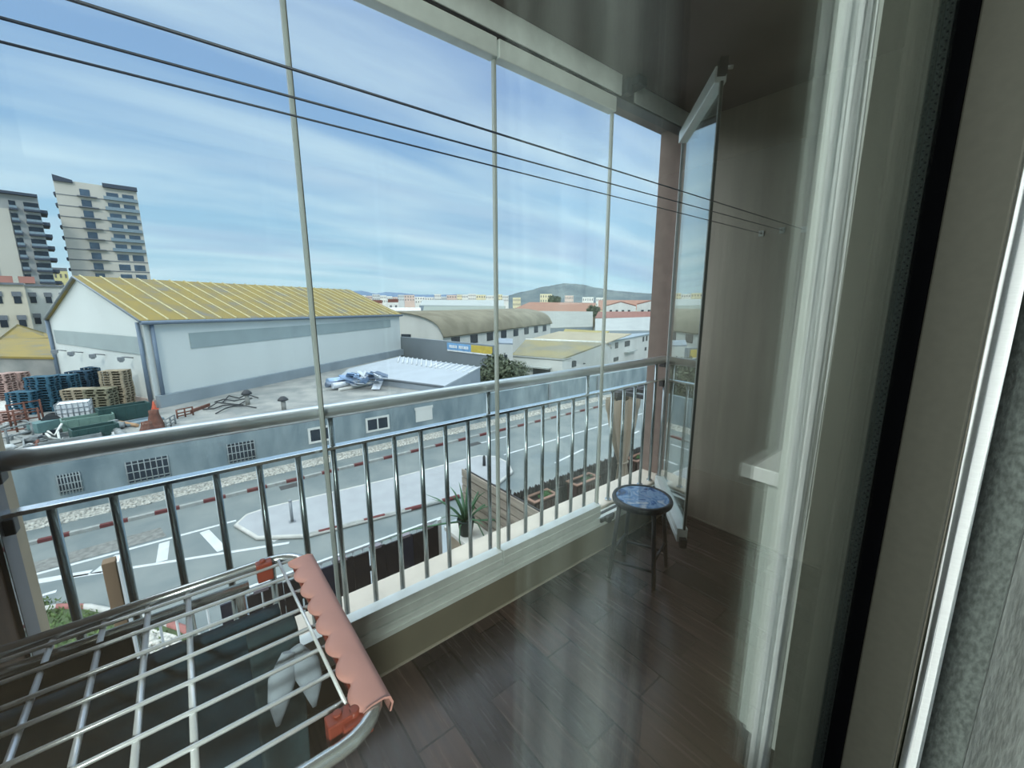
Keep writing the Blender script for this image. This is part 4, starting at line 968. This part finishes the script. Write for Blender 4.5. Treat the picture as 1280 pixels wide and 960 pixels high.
# ------------------------------------------------------------------ scrap lying on the roof of the low building
bin_g = M('bottle_green_bin', C(40, 74, 72), .7); rust = M('rusty_iron', C(112, 74, 62), .9, 0, .2, 5); scrapm = M('scrap_metal', C(132, 138, 138), .6, .3, .2, 5); tan = M('tan_board', C(176, 142, 108), .9)
def crate(px_, py_, sx_, sy_, sz_, rot, m, name, label, cat, hollow=True):
    c = onZ(px_, py_, ZY); r_ = Matrix.Rotation(rot, 3, 'Z'); o = MB()
    if hollow:
        o.box(c + V((0, 0, .03)), (sx_, sy_, .06), r_)
        for dx_, dy_, wx, wy in ((sx_ / 2 - .03, 0, .06, sy_), (-sx_ / 2 + .03, 0, .06, sy_), (0, sy_ / 2 - .03, sx_ - .12, .06), (0, -sy_ / 2 + .03, sx_ - .12, .06)): o.box(c + r_ @ V((dx_, dy_, sz_ / 2 + .0)), (wx, wy, sz_), r_)
        for k in range(5): o.box(c + r_ @ V((sx_ / 2 + .01, -sy_ / 2 + (k + .5) * sy_ / 5, sz_ / 2)), (.03, .05, sz_ * .95), r_)
    else: o.box(c + V((0, 0, sz_ / 2)), (sx_, sy_, sz_), r_)
    q_ = o.build(name, m, bevel=.012); tag(q_, label, cat); return q_
crate(157, 524, .8, 2.1, .8, .3, bin_g, 'metal_bin', 'dark green open bin near the tall wooden pallets', 'bin')
crate(120, 546, .8, 1.6, .55, .3, bin_g, 'metal_bin', 'dark green open bin nearest the roof edge', 'bin')
crate(112, 534, .9, 1.9, .6, .2, M('pale_green_bin', C(104, 134, 124), .7), 'metal_bin', 'pale green slatted bin in front of the caged tank', 'bin')
crate(178, 528, .9, 1.6, .15, .4, M('blue_grey_sheet', C(120, 138, 146), .6), 'metal_tray', 'flat blue grey tray right of the dark green bin', 'tray')
crate(80, 552, 1.5, 2.4, .28, .2, scrapm, 'scrap_tray', 'low grey tray of scrap near the left roof edge', 'tray')
crate(58, 538, .7, 1.0, .5, .7, M('teal_machine', C(96, 128, 128), .7), 'machine_housing', 'pale teal machine housing among the scrap', 'machine', False)
def bar(p0, p1, r_, m, name, label, cat, group=None, rise=0, kind=None):
    a, b_ = onZ(*p0, ZY), onZ(*p1, ZY); a.z += r_ + .01; b_.z += r_ + .01 + rise
    tag(MB().cyl(a, b_, r_, 8).build(name, m), label, cat, group)
bar((142, 540), (158, 551), .17, scrapm, 'rolled_tarpaulin', 'grey rolled tarpaulin lying beside the green bin', 'tarpaulin')
bar((150, 530), (172, 534), .09, tan, 'wooden_plank', 'tan plank lying in front of the dark green bin', 'plank')
# rusty hoppers
for (px_, py_), lab, h_ in (((186, 546), 'low rusty hopper on the roof, nearer the edge', .75), ((196, 538), 'taller rusty hopper behind the low one', 1.05)):
    c = onZ(px_, py_, ZY); o = thing('rusty_hopper', lab, 'hopper', c)
    part('cone', MB().lathe([(.42, 0), (.40, .05), (.2, h_ * .8), (.2, h_), (.15, h_), (.15, h_ * .8)], c, 4), rust, o)
    part('rim', MB().tube([c + V((.44 * cos(k * pi / 2), .44 * sin(k * pi / 2), .04)) for k in range(4)], .04, 6, closed=True), rust, o)
c = onZ(193, 512, ZY); o = thing('traffic_cone', 'orange traffic cone by the warehouse corner', 'cone', c)
part('cone', MB().lathe([(.13, .04), (.03, .5), (0, .52)], c, 12), M('cone_orange', C(206, 98, 70), .7), o); part('base', MB().bb(c.x - .2, c.x + .2, c.y - .2, c.y + .2, ZY, ZY + .04), M('cone_orange', C(206, 98, 70), .7), o)
# drum / fan wheel and white hoses
c = onZ(68, 535, ZY); o = thing('cable_drum', 'dark brown round drum lying among the scrap', 'drum', c)
for s_ in (-.3, .26): part('flange', MB().cyl(c + V((s_, 0, .38)), c + V((s_ + .05, 0, .38)), .38, 18), M('dark_iron', C(50, 54, 58), .6), o)
part('core', MB().cyl(c + V((-.3, 0, .38)), c + V((.3, 0, .38)), .2, 14), scrapm, o)
for k, (pts_, lab) in enumerate((([(85, 530), (78, 545), (70, 552), (62, 548)], 'white hose curling in front of the brown drum'), ([(60, 552), (66, 560), (76, 557), (74, 548)], 'white hose looping over the low grey tray'))):
    tag(MB().tube([onZ(x_, y_, ZY) + V((0, 0, .38 + .12 * sin(i * 2))) for i, (x_, y_) in enumerate(pts_)], .05, 8).build('white_hose', whitewall), lab, 'hose')
# iron frames
def ironframe(px_, py_, w_, h_, rot, label, m=rust):
    c = onZ(px_, py_, ZY); r_ = Matrix.Rotation(rot, 3, 'Z'); o = thing('iron_frame', label, 'frame', c); b = []
    for x_ in (-w_ / 2, 0, w_ / 2): part('upright', MB().cyl(c + r_ @ V((0, x_, 0)), c + r_ @ V((0, x_, h_)), .045, 6), m, o)
    for z_ in (.12, h_ * .55, h_ * .96): part('crossbar', MB().cyl(c + r_ @ V((0, -w_ / 2, z_)), c + r_ @ V((0, w_ / 2, z_)), .035, 6), m, o)
ironframe(22, 540, 1.6, 1.1, .1, 'rusty upright frame left of the scrap'); ironframe(36, 533, 1.2, 1.3, .6, 'taller rusty frame behind the first one')
ironframe(12, 560, 1.8, .9, .8, 'grey iron frame nearest the left end of the roof edge', scrapm); ironframe(214, 533, 1.0, .5, 1.2, 'low grey frame just right of the hoppers', scrapm); ironframe(232, 521, .8, .5, .5, 'low rusty frame towards the warehouse wall', rust)
# loose scrap
sp_names = 'loose scrap piece scattered between the bins and the roof edge'
for k in range(46):
    c = onZ(rnd.uniform(8, 150), rnd.uniform(534, 566), ZY); s_ = rnd.uniform(.12, .4); r_ = Matrix.Rotation(rnd.uniform(0, 3), 3, 'Z'); o = MB(); kind = k % 3
    if c.x > -25.9: continue
    if kind == 0: o.box(c + V((0, 0, s_ * .35)), (s_ * 2.2, s_ * .8, s_ * .7), r_).box(c + V((0, 0, s_ * .8)), (s_ * 1.2, s_ * .5, s_ * .4), Matrix.Rotation(rnd.uniform(0, 3), 3, 'Z'))
    elif kind == 1: o.tube([c + r_ @ V((-s_ * 2, 0, .06)), c + r_ @ V((0, s_ * .5, s_ * 1.1)), c + r_ @ V((s_ * 2, 0, .06))], s_ * .16, 8)
    else: o.blob(c + V((0, 0, s_ * .4)), (s_, s_ * .8, s_ * .45), 8, 5, .35)
    tag(o.build('scrap_piece', rnd.choice([scrapm, rust, M('pale_scrap', C(186, 190, 188), .7, 0, .15, 5), darkopen, scrapm])), sp_names, 'scrap', 'loose scrap on the roof')
# cables and debris towards the warehouse
for k in range(5):
    a = onZ(rnd.uniform(245, 300), rnd.uniform(499, 512), ZY)
    tag(MB().tube([a + V((rnd.uniform(-.9, .9), j * .5 - 1, .06 + .1 * (j % 2))) for j in range(5)], .04, 6).build('cable', M('dark_iron', C(50, 54, 58), .6)), 'dark cable lying on the roof before the warehouse', 'cable', 'loose cables on the roof')
tag(MB().prism([onZ(238, 517, ZY), onZ(262, 508, ZY), onZ(263, 507, ZY), onZ(239, 515.5, ZY)], (0, 0, .18)).build('wooden_beam', rust), 'long rusty beam lying on the roof before the warehouse', 'beam')
# heap of bright sheet-metal beside the silvery shed
hm = [M('foil_blue', C(150, 176, 206), .35, .4, .1, 6), M('foil_white', C(206, 214, 222), .4, .2, .1, 6), M('foil_grey', C(110, 124, 142), .4, .4, .1, 6)]
for k, (p0, p1, rr_) in enumerate((((410, 484), (450, 478), .34), ((416, 488), (452, 482), .22), ((408, 488), (432, 484), .2))):
    a, b_ = onZ(*p0, ZY), onZ(*p1, ZY); a.z += rr_ + k * .1; b_.z += rr_ + k * .1
    tag(MB().cyl(a, b_, rr_, 12).build('foil_roll', hm[k % 3]), ('thick blue roll at the back of the bright heap', 'pale roll at the front of the bright heap', 'grey roll at the left of the bright heap')[k], 'roll')
for k in range(34):
    c = onZ(rnd.uniform(430, 482), rnd.uniform(482, 488), ZY); s_ = rnd.uniform(.25, .6); c.z += rnd.uniform(0, .95); o = MB()
    n1 = V((rnd.gauss(0, 1), rnd.gauss(0, 1), rnd.gauss(0, .6))).normalized(); n2_ = n1.cross(V((.3, .2, 1))).normalized(); c.z += s_ * .7
    o.prism([c - n1 * s_ - n2_ * s_ * .5, c + n1 * s_ - n2_ * s_ * .4, c + n1 * s_ * .8 + n2_ * s_ * .6, c - n1 * s_ * .7 + n2_ * s_ * .5], n1.cross(n2_) * .06)
    tag(o.build('metal_sheet', hm[k % 3]), 'crumpled bright metal sheet in the heap beside the silvery shed', 'metal sheet', 'crumpled sheets in the bright heap')
tag(MB().cyl(onZ(424, 489, ZY) + V((0, 0, .1)), onZ(489, 476.5, ZY) + V((0, 0, .1)), .12, 8).build('gutter_pipe', whitewall), 'long white pipe lying in front of the bright heap', 'pipe')

# ================================================================== NEIGHBOURS' TERRACES BELOW
TX, TZ = -4.82, -2.85
struct('floor_terrace', MB().bb(TX - .1, -1.62, -1.2, 7.6, TZ - .25, TZ), M('terrace_tile', C(92, 66, 58), .6, 0, .1, 3))
struct('wall_terrace_outer', MB().bb(TX - .1, TX - .02, -1.2, 7.6, ZG, TZ - .1), whitewall)
struct('wall_building_face', MB().bb(-1.6, -1.35, -1.5, 8, ZG, -.2), pinkwall)
blackscreen = M('black_slat_board', C(20, 19, 26), .75, 0, .2, 8, (1, 6, 1))
bs = thing('privacy_screen', 'black upright-board privacy screen on the terrace below, behind a white rail', 'fence', (TX, 1.6, TZ))
ys_ = -.02; k = 0
while ys_ < 2.5:
    w = .19 if k % 3 else .17
    part('board', MB().bb(TX - .012, TX + .012, ys_, ys_ + w, TZ + .02, -1.67 - (.015 if k % 2 else 0)), blackscreen if k % 5 else M('navy_slat_board', C(22, 32, 52), .7), bs)
    ys_ += w + (.022 if k % 2 else .006); k += 1
for z_ in (-2.6, -1.95): part('batten', MB().bb(TX - .04, TX - .013, -.02, 2.52, z_ - .03, z_ + .03), blackscreen, bs)
clipm = M('grey_clip', C(130, 124, 130), .6)
for y_ in (.28, .72, 1.12, 1.55, 1.95, 2.3): part('clip', MB().bb(TX - .045, TX + .03, y_, y_ + .14, -1.675, -1.64), clipm, bs)
whitepaint = M('white_painted_steel', C(214, 220, 220), .5, .1, .04, 10)
wr = thing('terrace_rail', 'thin white rail with balusters running along the terrace edge below', 'railing', (TX - .07, 1, TZ))
part('top_rail', MB().bb(TX - .10, TX - .06, -1.15, 2.62, -1.66, -1.63), whitepaint, wr)
part('bottom_rail', MB().bb(TX - .09, TX - .065, -1.15, 2.62, TZ + .08, TZ + .11), whitepaint, wr)
for k in range(31):
    y_ = -1.12 + k * .124; part('baluster', MB().cyl((TX - .078, y_, TZ), (TX - .078, y_, -1.65), .011, 8), whitepaint, wr)
part('corner_post', MB().bb(TX - .05, TX - .01, 2.53, 2.585, TZ, -1.62), whitepaint, wr)
wp = thing('wooden_post', 'plain brown wooden post standing on the lower terrace, left', 'post', (-4.6, -.72, TZ))
part('shaft', MB().bb(-4.66, -4.56, -.75, -.665, TZ, -.74), M('raw_brown_wood', C(122, 102, 80), .8, 0, .15, 4, (1, 1, .2)), wp, .006); part('end_cap', MB().bb(-4.67, -4.55, -.655, -.64, TZ, -.75), whitepaint, wp)
# party wall with white coping, potted aloe and plank screen
pw = thing('party_wall', 'beige party wall with white coping carrying the potted plant', 'wall', (-3.5, 2.86, TZ))
part('body', MB().bb(TX + .05, -1.62, 2.66, 3.02, TZ, -1.8), beige, pw); part('coping', MB().bb(TX, -1.62, 2.62, 3.06, -1.8, -1.74), M('white_coping', C(226, 224, 214), .6, 0, .04, 6), pw, .006)
greyplank = M('weathered_grey_plank', C(128, 118, 106), .85, 0, .18, 2.5, (.6, 1, 9), .05, col2=C(158, 148, 134))
ws = thing('plank_screen', 'weathered grey horizontal plank screen standing on the party wall', 'fence', (-3.6, 3.03, -1.74))
for k in range(6):
    z_ = -1.735 + k * .124; part('plank', MB().bb(-4.95 , -1.63, 3.02, 3.045, z_, z_ + .104), greyplank, ws)
part('gap_shade', MB().bb(-4.9, -1.64, 3.0455, 3.06, -1.735, -.995), M('dark_stake_and_gap_shade', C(60, 58, 60), .8), ws)  # dark sheet standing for the shadow lines between the planks
for x_ in (-4.85, -3.9, -2.9, -1.9): part('upright', MB().bb(x_ - .03, x_ + .03, 3.06, 3.1, -1.74, -.97), M('dark_stake_and_gap_shade', C(60, 58, 60), .8), ws)
pc = V((-4.45, 2.76, -1.74))
po = thing('potted_aloe', 'spiky green aloe in a dark green pot on the white coping', 'plant', pc)
part('pot', MB().lathe([(0, 0), (.085, 0), (.115, .21), (.125, .21), (.125, .235), (.108, .235), (.10, .2), (0, .2)], pc, 22), M('dark_green_pot', C(24, 44, 38), .5), po)
part('soil', MB().lathe([(.1, .205), (0, .21)], pc, 18), M('dark_soil', C(50, 42, 36), .95), po)
al = M('aloe_green', C(64, 104, 72), .6, 0, .2, 12)
random.seed(21)
for k in range(17):
    a = k * 2.4; lean = .1 + .035 * k; h_ = .5 - .016 * k; b0 = pc + V((cos(a) * .02, sin(a) * .02, .2)); dr_ = V((cos(a), sin(a), 0))
    if k > 13: lean *= 1.5; h_ *= .5
    part('leaf', MB().tube([b0, b0 + dr_ * lean * .35 + V((0, 0, h_ * .45)), b0 + dr_ * lean * .8 + V((0, 0, h_ * .8)), b0 + dr_ * lean * 1.25 + V((0, 0, h_ * (.95 if k < 14 else .4)))], [.02, .02, .012, .002], 7, flat=.5), al, po)
for a in (.6, -1.2): part('hanging_stem', MB().tube([pc + V((0, 0, .22)), pc + V((cos(a) * .2, sin(a) * .15, .2)), pc + V((cos(a) * .34, sin(a) * .2, .04)), pc + V((cos(a) * .5, sin(a) * .22, .012))], .009, 6), al, po)
# planted terrace beyond the plank screen
pf = thing('picket_fence', 'dark brown close picket fence at the edge of the planted terrace', 'fence', (TX, 5.4, TZ))
pk = MB(); y_ = 3.12; k = 0
pickm = M('dark_brown_picket', C(46, 40, 42), .85, 0, .25, 5, (1, 1, .3))
pks = []
while y_ < 7.5:
    w = .05; h_ = -1.62 + .012 * sin(k * 2.7)
    if len(pks) < 98: pks.append(part('picket', MB().prism([(TX - .012, y_, TZ), (TX - .012, y_ + w, TZ), (TX - .012, y_ + w, h_ - .03), (TX - .012, y_ + w / 2, h_), (TX - .012, y_, h_ - .03)], (.024, 0, 0)), pickm, pf))
    y_ += w + .016; k += 1
for z_ in (-2.5, -1.85): part('rail', MB().bb(TX + .013, TX + .045, 3.1, 7.5, z_ - .03, z_ + .03), pickm, pf)
terrac = M('terracotta_board', C(74, 42, 38), .8, 0, .15, 4)
for k, (y0, y1_, x0_, lab) in enumerate(((4.12, 4.62, -4.78, 'terracotta planter nearest the plank screen, with green sprouts'), (5.12, 5.72, -4.78, 'terracotta planter in the middle, in front of the picket fence'), (6.9, 7.4, -4.78, 'terracotta planter farthest away, behind the tied curtain'))):
    o = thing('planter_box', lab, 'planter', (x0_, (y0 + y1_) / 2, TZ)); zt_ = -1.76; x1_ = x0_ + .24
    w = MB().bb(x0_, x0_ + .025, y0, y1_, TZ, zt_).bb(x1_ - .025, x1_, y0, y1_, TZ, zt_).bb(x0_, x1_, y0, y0 + .025, TZ, zt_).bb(x0_, x1_, y1_ - .025, y1_, TZ, zt_); part('box', w, terrac, o)
    part('rim', MB().bb(x0_ - .02, x0_ + .035, y0 - .02, y1_ + .02, zt_, zt_ + .02).bb(x1_ - .035, x1_ + .02, y0 - .02, y1_ + .02, zt_, zt_ + .02).bb(x0_ + .03, x1_ - .03, y0 - .02, y0 + .035, zt_, zt_ + .02).bb(x0_ + .03, x1_ - .03, y1_ - .035, y1_ + .02, zt_, zt_ + .02), M('pale_terracotta_rim', C(146, 112, 94), .7), o)
    part('soil', MB().bb(x0_ + .025, x1_ - .025, y0 + .025, y1_ - .025, TZ, zt_ - .05), M('dark_soil', C(50, 42, 36), .95), o)
    lf = MB(); lf.leaves(((x0_ + x1_) / 2, (y0 + y1_) / 2 + .1, zt_ - .0), (.07, .16, .06), 240 if k == 0 else 70, .025); part('foliage', lf, M('fresh_green', C(60, 110, 52), .7, 0, .2, 9), o)
    bt_ = MB()
    for j in range(8): yy = y0 + .05 + j * (y1_ - y0 - .1) / 7; bt_.bb(x1_, x1_ + .012, yy - .02, yy + .02, TZ + .05, zt_ - .05)
    part('slats', bt_, M('pale_slat', C(96, 74, 66), .8), o)
# pergola and tied curtain
dkw = M('black_brown_beam', C(34, 30, 34), .7, 0, .1, 6)
pg = thing('pergola', 'black beamed pergola on the planted terrace beside the pillar', 'pergola', (-4.2, 7.3, TZ)); zp = -.38
for x_ in (-4.8, -3.0):
    for y_ in (6.6, 8.4): part('post', MB().bb(x_ - .05, x_ + .05, y_ - .05, y_ + .05, TZ, zp), dkw, pg, .004)
for x_ in (-4.8, -3.0): part('beam', MB().bb(x_ - .06, x_ + .06, 6.45, 8.6, zp, zp + .09), dkw, pg, .004)
for y_ in (6.6, 7.05, 7.5, 7.95, 8.4): part('rafter', MB().bb(-4.98, -2.8, y_ - .045, y_ + .045, zp + .03, zp + .10), dkw, pg)
cm = M('beige_canvas', C(160, 150, 132), .9, 0, .1, 8, (1, 1, .3)); o = MB(); vs_ = []; fs = []
nu, nv = 64, 24; ccx, ccy = -4.72, 6.6
for j in range(nv + 1):
    f = j / nv; z_ = zp - .02 - f * 2.2
    rr_ = .36 * (1 - .25 * f) if f < .1 else (.34 * (1 - ((f - .0) / .62) ** 1.5 * .72) if f < .62 else .095 + (f - .62) * .32)
    for i in range(nu):
        a = 2 * pi * i / nu; q_ = rr_ * (1 + .26 * sin(a * 9 + f * 1.5) + .1 * sin(a * 19 + f * 2))
        vs_.append((ccx + q_ * cos(a) * .55 + .10 * f * 0, ccy + q_ * sin(a) * 1.0 + .12 * f, z_))
for j in range(nv):
    for i in range(nu): fs.append((j * nu + i, j * nu + (i + 1) % nu, (j + 1) * nu + (i + 1) % nu, (j + 1) * nu + i))
o.add(vs_, fs, True); q_ = o.build('terrace_curtain', cm); tag(q_, 'gathered beige canvas curtain tied to the pergola post', 'curtain')
tie = MB().tube([(ccx + .075 * cos(k * pi / 6), ccy + .085 + .14 * sin(k * pi / 6), zp - 1.38) for k in range(12)], .02, 6, closed=True).build('curtain_tie', cm); tie.parent = q_
SKY_LOW, SKY_UP, SUN, SUN_FILL, ROOM_FILL, EXPO = 1.3, 3.1, 1.4, 1.8, 185, 0.0

# ================================================================== LIGHT
W = bpy.data.worlds.new('sky'); sc.world = W; t = NT(W)
out = t('OutputWorld'); bg = t('Background'); t.l(bg, 'Background', out, 'Surface')
tc = t('TexCoord'); sx = t('SeparateXYZ'); t.l(tc, 'Generated', sx, 'Vector')
el = t('ValToRGB')     # colour by height above the horizon (sine of elevation)
ramp(el, [(0, C(186, 216, 230)), (.045, C(174, 211, 229)), (.16, C(158, 198, 226)), (.32, C(140, 178, 218)), (.52, C(122, 156, 204)), (.68, C(200, 212, 226)), (1, C(226, 232, 236))])
t.l(sx, 'Z', el, 'Fac')
# streaky high cloud on a plane overhead
za = t('Math', operation='ADD'); za.inputs[1].default_value = .13; t.l(sx, 'Z', za, 0)
dx = t('Math', operation='DIVIDE'); t.l(sx, 'X', dx, 0); t.l(za, 0, dx, 1)
dy = t('Math', operation='DIVIDE'); t.l(sx, 'Y', dy, 0); t.l(za, 0, dy, 1)
cb_ = t('CombineXYZ'); t.l(dx, 0, cb_, 'X'); t.l(dy, 0, cb_, 'Y')
mp = t('Mapping'); mp.inputs['Rotation'].default_value = (0, 0, R(25)); mp.inputs['Scale'].default_value = (1.25, .38, 1); t.l(cb_, 'Vector', mp, 'Vector')
nz = t('TexNoise'); nz.inputs['Scale'].default_value = 1.25; nz.inputs['Detail'].default_value = 7; nz.inputs['Roughness'].default_value = .52; nz.inputs['Distortion'].default_value = .35
t.l(mp, 'Vector', nz, 'Vector')
cl = t('ValToRGB'); ramp(cl, [(.40, (0, 0, 0, 1)), (.68, (1, 1, 1, 1))]); t.l(nz, 'Fac', cl, 'Fac')
mx = t('MixRGB'); mx.inputs[2].default_value = C(202, 226, 240)
mf = t('Math', operation='MULTIPLY'); mf.inputs[1].default_value = .9; t.l(cl, 'Color', mf, 0); t.l(mf, 0, mx, 'Fac'); t.l(el, 'Color', mx, 1)
# thicker, slightly mauve cloud bands
m3 = t('Mapping'); m3.inputs['Rotation'].default_value = (0, 0, R(15)); m3.inputs['Scale'].default_value = (.8, .22, 1); m3.inputs['Location'].default_value = (3, 5, 0); t.l(cb_, 'Vector', m3, 'Vector')
n2 = t('TexNoise'); n2.inputs['Scale'].default_value = 1.1; n2.inputs['Detail'].default_value = 5; t.l(m3, 'Vector', n2, 'Vector')
c2 = t('ValToRGB'); ramp(c2, [(.5, (0, 0, 0, 1)), (.72, (1, 1, 1, 1))]); t.l(n2, 'Fac', c2, 'Fac')
my = t('MixRGB'); my.inputs[2].default_value = C(140, 165, 208); f2 = t('Math', operation='MULTIPLY'); f2.inputs[1].default_value = .6; t.l(c2, 'Color', f2, 0)
t.l(f2, 0, my, 'Fac'); t.l(mx, 'Color', my, 1)
t.l(my, 'Color', bg, 'Color')
# the veiled sun stands high: the upper sky is brighter than the band near the horizon
st_ = t('ValToRGB'); ramp(st_, [(.5, (SKY_LOW,) * 3 + (1,)), (.72, (SKY_UP,) * 3 + (1,)), (1, (SKY_UP * 1.15,) * 3 + (1,))]); t.l(sx, 'Z', st_, 'Fac'); t.l(st_, 'Color', bg, 'Strength')
sd = bpy.data.lights.new('sun', 'SUN'); sd.energy = SUN; sd.angle = R(12); sd.color = (1, .95, .86)
so = bpy.data.objects.new('sun', sd); COL.objects.link(so)
so.rotation_euler = V((-.75, .4, -.55)).to_track_quat('-Z', 'Y').to_euler()
# second, very soft sun added on the left to brighten the balcony
gd = bpy.data.lights.new('left_fill_sun', 'SUN'); gd.energy = SUN_FILL; gd.angle = R(70); gd.color = (1, .97, .93)
go = bpy.data.objects.new('left_fill_sun', gd); COL.objects.link(go)
go.rotation_euler = V((.64, .77, -.62)).to_track_quat('-Z', 'Y').to_euler()
# fill light added under the room ceiling, behind the camera, to brighten the balcony
ld = bpy.data.lights.new('room_fill_light', 'AREA'); ld.shape = 'DISK'; ld.size = .55; ld.energy = ROOM_FILL; ld.color = (.93, 1, .96)
lo = bpy.data.objects.new('room_fill_light', ld); COL.objects.link(lo); lo.location = (1.7, -1.25, ZC - .06)
lo.rotation_euler = V((-.8, .5, -.65)).to_track_quat('-Z', 'Y').to_euler()
vs = sc.view_settings; sc.display_settings.display_device = 'sRGB'
vs.view_transform = 'Standard'; vs.look = 'None'; vs.exposure = EXPO; vs.gamma = 1; vs.use_curve_mapping = False
sc.cycles.transparent_max_bounces = 32; sc.cycles.max_bounces = 10; sc.cycles.glossy_bounces = 6
sc.cycles.caustics_reflective = False
